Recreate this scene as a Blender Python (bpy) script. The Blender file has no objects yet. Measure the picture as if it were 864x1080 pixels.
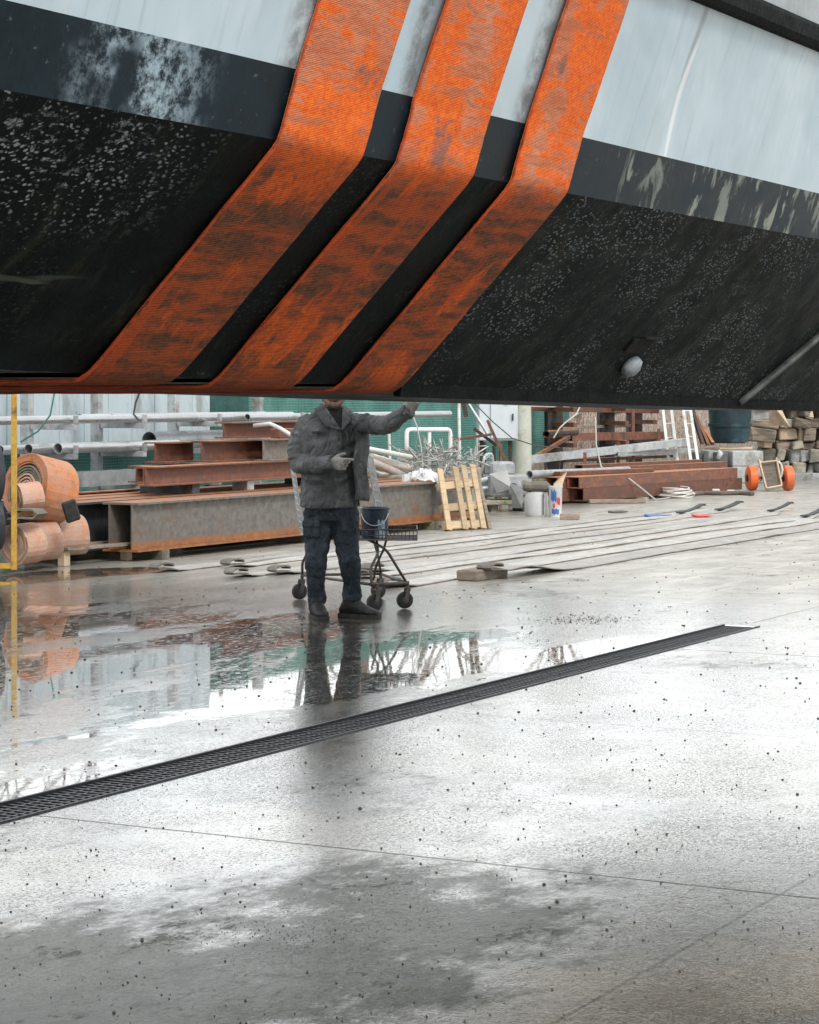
import bpy, bmesh, math, random
from mathutils import Vector, Matrix, noise as mnoise
random.seed(7)
SC = bpy.context.scene
COL = SC.collection
rad = math.radians
# ---------------------------------------------------------------- camera frame
F, H, CX, CY = 2450.0, 1.54, 432.0, 415.0
U = Vector((.474, .8805, 0)).normalized()      # direction the yard runs in
N = Vector((-U.y, U.x, 0))                     # across the yard, away from the hull
Z = Vector((0, 0, 1))
def at(px, py, D): return Vector(((px-CX)/F*D, D, H-(py-CY)/F*D))
def G(px, py): return at(px, py, F*H/(py-CY))
def Gz(px, py, z): return at(px, py, F*(H-z)/(py-CY))
def W(t, v, z=0.0): return U*t + N*v + Z*z
def tv(p): return p.dot(U), p.dot(N)
YR = math.atan2(U.y, U.x)

# ---------------------------------------------------------------- mesh builder
def frame_of(d, up=Z):
    d = d.normalized()
    s = d.cross(up)
    if s.length < 1e-4: s = d.cross(Vector((1, 0, 0)))
    s.normalize(); w = s.cross(d).normalized()
    return d, s, w
class MB:
    def __init__(s): s.bm = bmesh.new()
    def poly(s, pts, faces):
        v = [s.bm.verts.new(p) for p in pts]
        for f in faces:
            try: s.bm.faces.new([v[i] for i in f])
            except ValueError: pass
        return v
    def box(s, c, size, dirx=Vector((1, 0, 0)), up=Z, bev=0.0, jit=0.0):
        d, q, w = frame_of(dirx, up)
        R = Matrix((d, -q, w)).transposed().to_4x4(); R.translation = c
        r = bmesh.ops.create_cube(s.bm, size=1.0)
        vs = r['verts']
        for v in vs:
            v.co = Vector((v.co.x*size[0], v.co.y*size[1], v.co.z*size[2]))
            if jit: v.co += Vector((random.uniform(-jit, jit), random.uniform(-jit, jit), random.uniform(-jit, jit)))
        if bev:
            es = {e for v in vs for e in v.link_edges}
            rb = bmesh.ops.bevel(s.bm, geom=list(es), offset=bev, segments=1, affect='EDGES', profile=.5)
            vs = list({v for v in rb['verts']} | {v for v in vs if v.is_valid})
        for v in vs: v.co = R @ v.co
        return s
    def bar(s, a, b, w, h, up=Z, bev=0.0, jit=0.0):
        return s.box((a+b)/2, ((b-a).length, w, h), (b-a), up, bev, jit)
    def tube(s, pts, r, seg=10, caps=True, rr=None, flat=None, up=Z):
        """tube through pts; rr list of radii; flat=(a,b) ellipse multipliers"""
        n = len(pts); rings = []
        prev_s = None
        for i, p in enumerate(pts):
            d = (pts[min(i+1, n-1)] - pts[max(i-1, 0)])
            if d.length < 1e-7: d = Z.copy()
            d, q, w = frame_of(d, up)
            if prev_s is not None:
                q2 = prev_s - d*prev_s.dot(d)
                if q2.length > 1e-4: q = q2.normalized(); w = q.cross(d).normalized()
            prev_s = q
            ra = rr[i] if rr else r
            if isinstance(ra, tuple): a, b = ra
            else: a = b = ra
            rings.append([s.bm.verts.new(p + q*math.cos(2*math.pi*k/seg)*a + w*math.sin(2*math.pi*k/seg)*b) for k in range(seg)])
        for i in range(n-1):
            for k in range(seg):
                s.bm.faces.new((rings[i][k], rings[i][(k+1) % seg], rings[i+1][(k+1) % seg], rings[i+1][k]))
        if caps:
            s.bm.faces.new(rings[0][::-1]); s.bm.faces.new(rings[-1])
        return s
    def pipe(s, a, b, r, th=.006, seg=18):
        """open ended hollow pipe"""
        d, q, w = frame_of(b-a)
        rg = []
        for p, ra in ((a, r-th), (a, r), (b, r), (b, r-th)):
            rg.append([s.bm.verts.new(p + q*math.cos(2*math.pi*k/seg)*ra + w*math.sin(2*math.pi*k/seg)*ra) for k in range(seg)])
        for i in range(4):
            A, B = rg[i], rg[(i+1) % 4]
            for k in range(seg): s.bm.faces.new((A[k], A[(k+1) % seg], B[(k+1) % seg], B[k]))
        return s
    def prism(s, prof, a, d1, d2, ext, bend=None):
        """closed 2-D profile (x along d1, y along d2) extruded by vector ext"""
        n = len(prof)
        A = [s.bm.verts.new(a + d1*x + d2*y) for x, y in prof]
        B = [s.bm.verts.new(a + d1*x + d2*y + ext) for x, y in prof]
        s.bm.faces.new(A[::-1]); s.bm.faces.new(B)
        for i in range(n): s.bm.faces.new((A[i], A[(i+1) % n], B[(i+1) % n], B[i]))
        return s
    def lathe(s, prof, c, axis=Z, seg=24, cap=False):
        d, q, w = frame_of(axis, Vector((0, 1, 0)) if abs(axis.z) > .9 else Z)
        rg = []
        for r, h in prof:
            rg.append([s.bm.verts.new(c + d*h + (q*math.cos(2*math.pi*k/seg) + w*math.sin(2*math.pi*k/seg))*max(r, 1e-4)) for k in range(seg)])
        for i in range(len(rg)-1):
            for k in range(seg): s.bm.faces.new((rg[i][k], rg[i][(k+1) % seg], rg[i+1][(k+1) % seg], rg[i+1][k]))
        if cap: s.bm.faces.new(rg[0][::-1]); s.bm.faces.new(rg[-1])
        return s
    def ribbon(s, pts, side, wid, th, nrm=None, wob=0.0):
        """flat webbing: centre line pts, width vector side, thickness th"""
        n = len(pts); rg = []
        for i, p in enumerate(pts):
            d = (pts[min(i+1, n-1)] - pts[max(i-1, 0)]).normalized()
            sd = side if not callable(side) else side(i)
            nn = sd.cross(d).normalized()
            w = wid/2*(1 + wob*mnoise.noise(p*3))
            rg.append([s.bm.verts.new(p + sd*(-w) + nn*th/2), s.bm.verts.new(p + sd*w + nn*th/2),
                       s.bm.verts.new(p + sd*w - nn*th/2), s.bm.verts.new(p + sd*(-w) - nn*th/2)])
        for i in range(n-1):
            for k in range(4): s.bm.faces.new((rg[i][k], rg[i][(k+1) % 4], rg[i+1][(k+1) % 4], rg[i+1][k]))
        s.bm.faces.new(rg[0][::-1]); s.bm.faces.new(rg[-1])
        return s
    def build(s, name, mat, parent=None, smooth=False, ang=None):
        bmesh.ops.recalc_face_normals(s.bm, faces=s.bm.faces)
        me = bpy.data.meshes.new(name)
        org = Vector((0, 0, 0))
        s.bm.to_mesh(me); s.bm.free()
        if parent is None and len(me.vertices):
            xs = [v.co for v in me.vertices]
            org = Vector(((min(v.x for v in xs)+max(v.x for v in xs))/2, (min(v.y for v in xs)+max(v.y for v in xs))/2, min(v.z for v in xs)))
            me.transform(Matrix.Translation(-org))
        elif parent is not None:
            me.transform(mworld(parent).inverted())
        for m in (mat if isinstance(mat, (list, tuple)) else [mat]): me.materials.append(m)
        if smooth:
            for p in me.polygons: p.use_smooth = True
            if ang:
                try: me.set_sharp_from_angle(angle=rad(ang))
                except Exception: pass
        o = bpy.data.objects.new(name, me); COL.objects.link(o)
        o.location = org
        if parent is not None: o.parent = parent
        return o
def mworld(o):
    m = Matrix.LocRotScale(o.location, o.rotation_euler, o.scale)
    return mworld(o.parent) @ m if o.parent else m
def tag(o, label=None, cat=None, group=None, kind=None):
    if label: o['label'] = label
    if cat: o['category'] = cat
    if group: o['group'] = group
    if kind: o['kind'] = kind
    return o
def thing(name, loc, label, cat, group=None, rz=0.0):
    o = bpy.data.objects.new(name, None); COL.objects.link(o)
    o.location = loc; o.rotation_euler = (0, 0, rz); o.empty_display_size = .1
    return tag(o, label, cat, group)
def copy_tree(o, loc=None, rz=None, label=None, parent=None):
    c = o.copy(); COL.objects.link(c)
    if parent is not None: c.parent = parent
    if loc is not None: c.location = loc
    if rz is not None: c.rotation_euler = (0, 0, rz)
    if label: c['label'] = label
    for ch in [x for x in COL.objects if x.parent == o]: copy_tree(ch, parent=c)
    return c

# ---------------------------------------------------------------- node helpers
class NT:
    def __init__(s, name):
        s.m = bpy.data.materials.new(name); s.m.use_nodes = True
        s.t = s.m.node_tree; s.n = s.t.nodes; s.l = s.t.links
        s.b = s.n['Principled BSDF']
    def node(s, ty, **kw):
        n = s.n.new(ty)
        for k, v in kw.items(): setattr(n, k, v)
        return n
    def link(s, a, b): s.l.new(a, b)
    def put(s, x, sock):
        if isinstance(x, bpy.types.NodeSocket): s.l.new(x, sock)
        elif isinstance(x, (tuple, list)) and len(x) == 3 and sock.type == 'RGBA': sock.default_value = (*x, 1)
        else: sock.default_value = x
    def math(s, op, a, b=0.0, c=0.0, clamp=False):
        n = s.node('ShaderNodeMath', operation=op, use_clamp=clamp)
        s.put(a, n.inputs[0]); s.put(b, n.inputs[1]); s.put(c, n.inputs[2])
        return n.outputs[0]
    def coord(s, which='Object'): return s.node('ShaderNodeTexCoord').outputs[which]
    def pos(s): return s.node('ShaderNodeNewGeometry').outputs['Position']
    def mapv(s, v, scale=(1, 1, 1), loc=(0, 0, 0), rot=(0, 0, 0)):
        n = s.node('ShaderNodeMapping'); s.link(v, n.inputs['Vector'])
        n.inputs['Scale'].default_value = scale; n.inputs['Location'].default_value = loc; n.inputs['Rotation'].default_value = rot
        return n.outputs[0]
    def noise(s, v, scale, detail=4, rough=.55, dist=0.0):
        n = s.node('ShaderNodeTexNoise'); s.link(v, n.inputs['Vector'])
        n.inputs['Scale'].default_value = scale; n.inputs['Detail'].default_value = detail
        n.inputs['Roughness'].default_value = rough; n.inputs['Distortion'].default_value = dist
        return n.outputs['Fac']
    def voro(s, v, scale, feature='F1', out='Distance', rnd=1.0):
        n = s.node('ShaderNodeTexVoronoi', feature=feature); s.link(v, n.inputs['Vector'])
        n.inputs['Scale'].default_value = scale; n.inputs['Randomness'].default_value = rnd
        return n.outputs[out]
    def voro2(s, v, scale, out='Distance'):
        n = s.node('ShaderNodeTexVoronoi', voronoi_dimensions='2D'); s.link(v, n.inputs['Vector']); n.inputs['Scale'].default_value = scale
        return n.outputs[out]
    def ramp(s, x, lo, hi, a=0.0, b=1.0):
        n = s.node('ShaderNodeMapRange', interpolation_type='SMOOTHSTEP')
        s.put(x, n.inputs['Value'])
        n.inputs['From Min'].default_value = lo; n.inputs['From Max'].default_value = hi
        n.inputs['To Min'].default_value = a; n.inputs['To Max'].default_value = b
        return n.outputs['Result']
    def mix(s, f, a, b, mode='MIX'):
        n = s.node('ShaderNodeMix', data_type='RGBA', blend_type=mode)
        s.put(f, n.inputs['Factor']); s.put(a, n.inputs['A']) if False else None
        ia = [i for i in n.inputs if i.name == 'A' and i.type == 'RGBA'][0]
        ib = [i for i in n.inputs if i.name == 'B' and i.type == 'RGBA'][0]
        s.put(a, ia); s.put(b, ib)
        return [o for o in n.outputs if o.type == 'RGBA'][0]
    def bump(s, h, strength=.3, dist=.01, prev=None):
        n = s.node('ShaderNodeBump'); s.put(h, n.inputs['Height'])
        n.inputs['Strength'].default_value = strength; n.inputs['Distance'].default_value = dist
        if prev is not None: s.link(prev, n.inputs['Normal'])
        return n.outputs[0]
    def rnd(s): return s.node('ShaderNodeObjectInfo').outputs['Random']
    def hsv(s, c, val):
        n = s.node('ShaderNodeHueSaturation'); s.put(c, n.inputs['Color']); s.put(val, n.inputs['Value']); return n.outputs[0]
    def fin(s, col=None, rough=None, metal=None, nrm=None, spec=None, alpha=None):
        b = s.b
        if col is not None: s.put(col, b.inputs['Base Color'])
        if rough is not None: s.put(rough, b.inputs['Roughness'])
        if metal is not None: s.put(metal, b.inputs['Metallic'])
        if nrm is not None: s.put(nrm, b.inputs['Normal'])
        if spec is not None: s.put(spec, b.inputs['Specular IOR Level'])
        if alpha is not None: s.put(alpha, b.inputs['Alpha'])
        return s.m

def simple(name, a, b, scale=8, rough=.6, metal=0.0, bump=.2, bd=.004, vary=.25, stretch=(1, 1, 1), dirt=None, dscale=2.5):
    m = NT(name); c = m.mapv(m.coord(), stretch)
    f = m.ramp(m.noise(c, scale, 6, .65), .3, .7)
    col = m.mix(f, a, b)
    if dirt:
        g = m.ramp(m.noise(c, dscale, 5, .7), .5, .68)
        col = m.mix(g, col, dirt)
    if vary:
        col = m.hsv(col, m.ramp(m.rnd(), 0, 1, 1-vary, 1+vary))
    fine = m.noise(c, scale*6, 5, .7)
    return m.fin(col, m.ramp(fine, .3, .7, max(rough-.12, .05), min(rough+.12, 1)), metal, m.bump(fine, bump, bd))

def mat_rust(name, steel=(.16, .15, .15), r1=(.11, .045, .025), r2=(.28, .10, .04), amount=.5, low=None):
    m = NT(name); p = m.coord()
    n1 = m.noise(p, 1.7, 6, .7); n2 = m.noise(p, 14, 6, .7); n3 = m.noise(m.mapv(p, (1, 1, 7)), 3, 5, .6)
    rc = m.mix(m.ramp(n2, .35, .68), r1, r2)
    f = m.ramp(m.math('ADD', m.math('MULTIPLY', n1, .6), m.math('MULTIPLY', n3, .4)), .62-amount*.4, .78-amount*.4)
    col = m.mix(f, m.mix(m.ramp(n2, .3, .7), steel, tuple(x*.65 for x in steel)), rc)
    # rustier towards horizontal faces (flanges)
    nz = m.node('ShaderNodeSeparateXYZ'); m.link(m.node('ShaderNodeNewGeometry').outputs['Normal'], nz.inputs[0])
    up = m.ramp(m.math('ABSOLUTE', nz.outputs['Z']), .5, .9)
    col = m.mix(m.math('MULTIPLY', up, .8), col, m.mix(m.ramp(n2, .35, .65), (.30, .11, .035), (.52, .22, .09)))
    if low:
        pz = m.node('ShaderNodeSeparateXYZ'); m.link(m.pos(), pz.inputs[0])
        e = m.math('ADD', pz.outputs['Z'], m.math('MULTIPLY', m.math('SUBTRACT', n3, .5), .10))
        col = m.mix(m.math('MULTIPLY', m.ramp(e, low[1], low[0]), .95), col, m.mix(m.ramp(n2, .35, .65), (.24, .085, .025), (.42, .17, .06)))
    col = m.hsv(col, m.ramp(m.rnd(), 0, 1, .8, 1.2))
    return m.fin(col, m.ramp(n2, .3, .7, .45, .8), .0, m.bump(n2, .5, .004))

M = {}
M['beam'] = mat_rust('rusty_grey_steel', steel=(.19, .175, .155), r1=(.13, .065, .04), r2=(.27, .12, .055), amount=.30)
M['girder'] = mat_rust('girder_steel', steel=(.20, .185, .165), r1=(.13, .065, .04), r2=(.27, .12, .055), amount=.30, low=(.13, .20))
M['beamdark'] = mat_rust('dark_mill_steel', steel=(.045, .05, .06), amount=.15)
M['rust'] = mat_rust('heavy_rust', steel=(.12, .075, .06), r1=(.10, .042, .03), r2=(.24, .095, .055), amount=.65)
M['rustpost'] = mat_rust('rusty_post', steel=(.028, .025, .025), r1=(.03, .02, .016), r2=(.08, .04, .028), amount=.5)
M['galv'] = simple('galvanised_steel', (.50, .51, .52), (.60, .61, .62), 3, .36, .7, .05, .001, .08)
M['galvdull'] = simple('dull_galvanised_steel', (.33, .35, .36), (.5, .52, .53), 7, .5, .35, .2, .002, .15, dirt=(.22, .19, .16))
M['whitetube'] = simple('white_painted_tube', (.62, .63, .62), (.75, .75, .73), 12, .4, 0, .1, .002, .1, dirt=(.4, .36, .32))
M['wood'] = simple('pale_wood', (.38, .28, .17), (.52, .40, .26), 5, .7, 0, .4, .003, .18, (1, 1, 8), dirt=(.3, .2, .11))
M['oldwood'] = simple('weathered_wood', (.17, .13, .10), (.30, .25, .20), 6, .8, 0, .6, .005, .45, (1, 1, 6), dirt=(.10, .10, .07))
M['mossy'] = simple('mossy_timber', (.15, .14, .115), (.33, .30, .25), 7, .85, 0, .6, .006, .4, dirt=(.10, .115, .05))
M['palewood'] = simple('fresh_cut_wood', (.42, .32, .22), (.58, .46, .34), 6, .7, 0, .3, .003, .15)
M['block'] = simple('concrete_block', (.27, .28, .28), (.42, .43, .43), 12, .85, 0, .7, .006, .25, dirt=(.2, .19, .17))
M['blockdark'] = simple('dark_concrete_block', (.10, .10, .10), (.2, .2, .19), 12, .7, 0, .6, .006, .2)  # block concrete in a darker tone
M['postgrey'] = simple('pale_green_concrete', (.40, .43, .37), (.55, .56, .50), 5, .8, 0, .4, .005, 0, dirt=(.30, .31, .24))
M['rubber'] = simple('black_rubber', (.008, .008, .008), (.028, .028, .027), 20, .6, 0, .3, .002, .1)
M['orangewheel'] = simple('orange_wheel', (.70, .11, .02), (.8, .17, .04), 10, .5, 0, .3, .002, .05, dirt=(.45, .12, .05))
M['yellow'] = simple('yellow_paint', (.42, .24, .03), (.55, .34, .05), 14, .5, 0, .3, .002, 0, dirt=(.16, .09, .04), dscale=9)
M['cabinet'] = simple('grey_cabinet_paint', (.50, .55, .58), (.58, .63, .66), 4, .45, 0, .08, .002, 0, (1, 1, .4), dirt=(.42, .45, .46))
M['pvc'] = simple('stained_pipe', (.52, .46, .42), (.66, .62, .58), 6, .45, 0, .15, .002, .2, dirt=(.36, .27, .22))
M['tarp'] = simple('white_plastic', (.50, .51, .52), (.66, .66, .66), 5, .45, 0, .5, .01, 0)
M['scrap'] = simple('grey_scrap_casting', (.24, .25, .26), (.42, .43, .44), 8, .6, .3, .5, .005, .3, dirt=(.16, .12, .09))
M['bucket'] = simple('blue_bucket', (.008, .018, .035), (.02, .04, .07), 9, .45, 0, .1, .002, 0, dirt=(.34, .42, .5), dscale=7)
M['teal'] = simple('dark_teal_paint', (.005, .018, .024), (.012, .036, .046), 6, .6, 0, .4, .006, 0, dirt=(.03, .08, .10))
M['navy'] = simple('navy_rubber', (.015, .018, .03), (.05, .055, .07), 6, .6, 0, .3, .004, 0)
M['rope'] = simple('pale_rope', (.42, .40, .36), (.58, .56, .52), 40, .8, 0, .6, .003, .2)
M['darkrope'] = simple('dark_cable', (.04, .04, .045), (.09, .09, .09), 20, .6, 0, .2, .002, .2)
M['branch'] = simple('bare_bark', (.16, .11, .08), (.27, .20, .16), 6, .85, 0, .5, .01, .25)
M['brush'] = simple('dry_brush', (.20, .13, .095), (.62, .50, .43), 9, .9, 0, .2, .01, 0)
M['twig'] = simple('pale_scrap_wire', (.16, .16, .155), (.50, .50, .48), 9, .5, .3, .3, .004, 0)
M['sheet'] = simple('pale_blue_sheet', (.42, .50, .54), (.52, .60, .63), 3, .5, 0, .1, .003, .06, (1, 1, .35), dirt=(.28, .32, .33))
M['hose'] = simple('green_hose', (.03, .16, .14), (.06, .25, .2), 6, .5, 0, .1, .002, 0)
M['red'] = simple('red_plastic', (.55, .03, .02), (.6, .06, .04), 6, .5, 0, .1, .002, 0)
M['blue'] = simple('blue_plastic', (.03, .10, .30), (.05, .16, .4), 6, .5, 0, .1, .002, 0)

def mat_webbing(name, hi, lo, dirt, dirty=.5, weave=160, axis=0):
    m = NT(name); p = m.coord('Object')
    big = m.noise(p, 3.2, 5, .62, .6); mid = m.noise(p, 9, 6, .7); fine = m.noise(p, 70, 3, .6)
    col = m.mix(m.ramp(big, .42, .60), lo, hi)
    col = m.mix(m.ramp(m.math('ADD', m.math('MULTIPLY', mid, .6), m.math('MULTIPLY', big, .4)), .58-dirty*.16, .72-dirty*.16), col, dirt)
    col = m.mix(m.ramp(fine, .3, .7, 0, .25), col, tuple(x*.45 for x in lo))
    wv = m.node('ShaderNodeTexWave', wave_type='BANDS', bands_direction='DIAGONAL'); m.link(p, wv.inputs['Vector'])
    wv.inputs['Scale'].default_value = weave; wv.inputs['Distortion'].default_value = 1.5
    nb = m.bump(wv.outputs['Fac'], .45, .003); nb = m.bump(fine, .5, .003, nb)
    col = m.hsv(col, m.ramp(m.rnd(), 0, 1, .88, 1.12))
    return m.fin(col, .78, 0, nb, .25)
M['webbing_pink'] = mat_webbing('faded_orange_webbing', (.66, .34, .22), (.62, .42, .33), (.38, .26, .20), .3)
M['webbing_orange'] = mat_webbing('bright_orange_webbing', (.74, .27, .10), (.62, .33, .22), (.36, .22, .15), .5)
M['webbing_grey'] = mat_webbing('grey_green_webbing', (.27, .26, .20), (.20, .19, .15), (.12, .11, .09), .4)
M['webbing_pale'] = mat_webbing('bleached_webbing', (.56, .545, .52), (.44, .43, .41), (.28, .25, .22), .45)

# orange lifting slings on the hull: bright above the chine, grimy below
def mat_sling():
    m = NT('orange_lifting_webbing'); p = m.pos()
    zx = m.node('ShaderNodeSeparateXYZ'); m.link(p, zx.inputs[0]); z = zx.outputs['Z']
    dt = m.node('ShaderNodeVectorMath', operation='DOT_PRODUCT'); m.link(p, dt.inputs[0]); dt.inputs[1].default_value = U; t = dt.outputs['Value']
    dn = m.node('ShaderNodeVectorMath', operation='DOT_PRODUCT'); m.link(p, dn.inputs[0]); dn.inputs[1].default_value = N
    cmb = m.node('ShaderNodeCombineXYZ'); m.link(t, cmb.inputs[0]); m.link(m.math('MULTIPLY', dn.outputs['Value'], -1), cmb.inputs[1]); m.link(z, cmb.inputs[2])
    q = cmb.outputs[0]
    big = m.noise(m.mapv(q, (1.7, 1, .8)), 2.6, 5, .62, .25)
    mid = m.noise(q, 8, 6, .7); fine = m.noise(q, 45, 4, .7)
    streak = m.noise(m.mapv(q, (1.4, 4, 9)), 3.2, 5, .65)
    cross = m.noise(m.mapv(q, (1.0, 8, 26)), 6, 4, .6)
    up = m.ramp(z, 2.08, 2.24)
    dirt = m.mix(m.ramp(fine, .3, .7), (.085, .035, .02), (.22, .08, .04))
    faded = m.mix(m.ramp(streak, .35, .65), (.60, .16, .07), (.72, .30, .18))
    vivid = m.mix(m.ramp(fine, .3, .7), (.85, .105, .006), (1.0, .20, .015))
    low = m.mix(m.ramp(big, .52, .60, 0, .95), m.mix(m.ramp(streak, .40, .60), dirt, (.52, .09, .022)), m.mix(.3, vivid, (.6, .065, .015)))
    hi = m.mix(m.ramp(m.math('ADD', m.math('MULTIPLY', big, .5), m.math('MULTIPLY', streak, .5)), .455, .515), faded, vivid)
    hi = m.mix(m.ramp(m.noise(q, 4.5, 4, .6), .60, .68, 0, .8), hi, (.22, .13, .12))
    col = m.mix(up, low, hi)
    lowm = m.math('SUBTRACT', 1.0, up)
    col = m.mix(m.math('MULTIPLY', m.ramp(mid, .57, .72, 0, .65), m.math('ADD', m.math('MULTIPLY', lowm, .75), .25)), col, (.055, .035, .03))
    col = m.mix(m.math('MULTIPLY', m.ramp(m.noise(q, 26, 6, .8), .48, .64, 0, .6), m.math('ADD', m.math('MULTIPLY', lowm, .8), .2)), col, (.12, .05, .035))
    edg = m.noise(m.mapv(q, (6, 1, 1)), 1.3, 4, .6)
    col = m.mix(m.math('MULTIPLY', m.ramp(edg, .56, .62, 0, .7), lowm), col, (.62, .085, .012))
    col = m.mix(m.ramp(cross, .55, .72, 0, .35), col, (.16, .07, .05))
    # worn dark patches at random and a darker brown turn below the keel
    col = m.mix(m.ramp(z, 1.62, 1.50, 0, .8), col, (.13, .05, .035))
    we = m.node('ShaderNodeTexWave', wave_type='BANDS', bands_direction='X'); m.link(q, we.inputs['Vector'])
    we.inputs['Scale'].default_value = 60; we.inputs['Distortion'].default_value = 1.0
    w2 = m.node('ShaderNodeTexWave', wave_type='BANDS', bands_direction='Z'); m.link(q, w2.inputs['Vector'])
    w2.inputs['Scale'].default_value = 75; w2.inputs['Distortion'].default_value = 1.0
    col = m.mix(m.math('MULTIPLY', m.ramp(m.math('MULTIPLY', we.outputs['Fac'], w2.outputs['Fac']), .0, .5), .22), col, m.mix(.5, col, (.9, .45, .25)))
    nb = m.bump(m.math('ADD', we.outputs['Fac'], w2.outputs['Fac']), .4, .002); nb = m.bump(fine, .8, .004, nb)
    nb = m.bump(mid, .35, .02, nb)
    return m.fin(col, .75, 0, nb, .25)
M['sling'] = mat_sling()
M['loop'] = mat_webbing('dirty_loop_webbing', (.25, .225, .20), (.17, .155, .14), (.09, .08, .07), .5)
M['slingedge'] = simple('sling_edge_stitching', (.62, .07, .015), (.75, .12, .03), 20, .7, 0, .5, .003, 0, dirt=(.12, .05, .03), dscale=12)

def yard_coords(m):
    p = m.pos()
    zx = m.node('ShaderNodeSeparateXYZ'); m.link(p, zx.inputs[0])
    a = m.node('ShaderNodeVectorMath', operation='DOT_PRODUCT'); m.link(p, a.inputs[0]); a.inputs[1].default_value = U
    b = m.node('ShaderNodeVectorMath', operation='DOT_PRODUCT'); m.link(p, b.inputs[0]); b.inputs[1].default_value = N
    c = m.node('ShaderNodeCombineXYZ'); m.link(a.outputs['Value'], c.inputs[0]); m.link(b.outputs['Value'], c.inputs[1]); m.link(zx.outputs['Z'], c.inputs[2])
    return a.outputs['Value'], b.outputs['Value'], zx.outputs['Z'], c.outputs[0]

def mat_hullblack():
    m = NT('black_antifouling'); t, v, z, q = yard_coords(m)
    big = m.noise(q, 1.1, 5, .6); mid = m.noise(q, 7, 6, .7); fine = m.noise(q, 60, 5, .75)
    nv = m.node('ShaderNodeTexNoise'); m.link(q, nv.inputs['Vector']); nv.inputs['Scale'].default_value = 22; nv.inputs['Detail'].default_value = 4
    va = m.node('ShaderNodeVectorMath', operation='MULTIPLY_ADD'); m.link(nv.outputs['Color'], va.inputs[0]); va.inputs[1].default_value = (.035, .035, .035); m.link(q, va.inputs[2])
    slant = m.mapv(va.outputs[0], (1.0, 1.9, 1.9))
    col = m.mix(m.ramp(mid, .3, .7), (.003, .006, .007), (.010, .016, .017))
    col = m.mix(m.ramp(big, .5, .7, 0, .5), col, (.022, .038, .038))
    # barnacle scars: little pale rings and dots gathered in patches
    vd = m.voro(slant, 50); ring = m.math('MULTIPLY', m.ramp(vd, .12, .20), m.ramp(vd, .42, .30))
    patch = m.math('MULTIPLY', m.ramp(m.noise(m.mapv(q, (1, 1, 1), (3.1, 1.7, 0)), 2.2, 4, .6), .46, .60), m.ramp(t, 6.6, 6.9, .12, 1))
    cell = m.node('ShaderNodeSeparateColor'); m.link(m.voro(slant, 50, out='Color'), cell.inputs[0])
    some = m.ramp(cell.outputs[0], .48, .52)
    spk = m.math('MULTIPLY', m.math('MULTIPLY', ring, patch), some)
    left = m.math('MULTIPLY', m.ramp(t, 4.95, 4.45), m.ramp(z, 1.88, 2.02))
    spk2 = m.math('MULTIPLY', m.math('MULTIPLY', m.ramp(vd, .5, .25), m.ramp(cell.outputs[1], .42, .48)), m.math('MULTIPLY', left, m.ramp(mid, .44, .54)))
    # brushed scratches
    scr = m.noise(m.mapv(q, (28, 5, 5), rot=(0, 0, .3)), 3, 5, .7)
    col = m.mix(m.ramp(scr, .66, .80, 0, .10), col, (.14, .17, .17))
    col = m.mix(m.ramp(m.noise(q, 130, 3, .6), .66, .74, 0, .30), col, (.13, .15, .15))
    col = m.mix(m.math('MULTIPLY', spk, .8), col, (.30, .35, .37))
    col = m.mix(m.math('MULTIPLY', spk2, .85), col, (.46, .50, .53))
    sm = m.noise(m.mapv(q, (2.2, .8, .8), rot=(0, 0, 0)), 3.5, 6, .7, .8)
    col = m.mix(m.ramp(sm, .52, .72, 0, .55), col, m.mix(m.ramp(mid, .4, .6), (.030, .040, .030), (.065, .055, .035)))
    ft = m.noise(slant, 34, 5, .8); fa = m.ramp(m.noise(m.mapv(q, (1, 1, 1), (7, 2, 4)), 2.0, 4, .6), .50, .62)
    col = m.mix(m.math('MULTIPLY', m.math('MULTIPLY', m.ramp(ft, .60, .66), fa), .5), col, (.22, .26, .27))
    lb = m.math('MULTIPLY', m.math('MULTIPLY', m.ramp(m.noise(slant, 17, 6, .8), .55, .62), m.ramp(m.noise(q, 4, 4, .6), .46, .58)), left)
    col = m.mix(m.math('MULTIPLY', lb, .7), col, (.34, .39, .42))
    # greenish bare strokes low on the left
    st = m.noise(m.mapv(q, (1.5, 1, 14)), 1.2, 3, .5)
    lm = m.math('MULTIPLY', m.ramp(z, 1.86, 1.78), m.ramp(t, 5.0, 4.9))
    col = m.mix(m.math('MULTIPLY', m.ramp(st, .60, .66, 0, .7), lm), col, (.17, .21, .17))
    nb = m.bump(fine, .5, .003); nb = m.bump(mid, .5, .012, nb)
    return m.fin(col, m.ramp(mid, .3, .7, .45, .7), 0, nb, .10)
M['hullblack'] = mat_hullblack()
M['keel'] = simple('black_keel_paint', (.002, .003, .003), (.008, .01, .011), 9, .8, 0, .4, .004, 0)
M['keel'].node_tree.nodes['Principled BSDF'].inputs['Specular IOR Level'].default_value = .15
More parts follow.
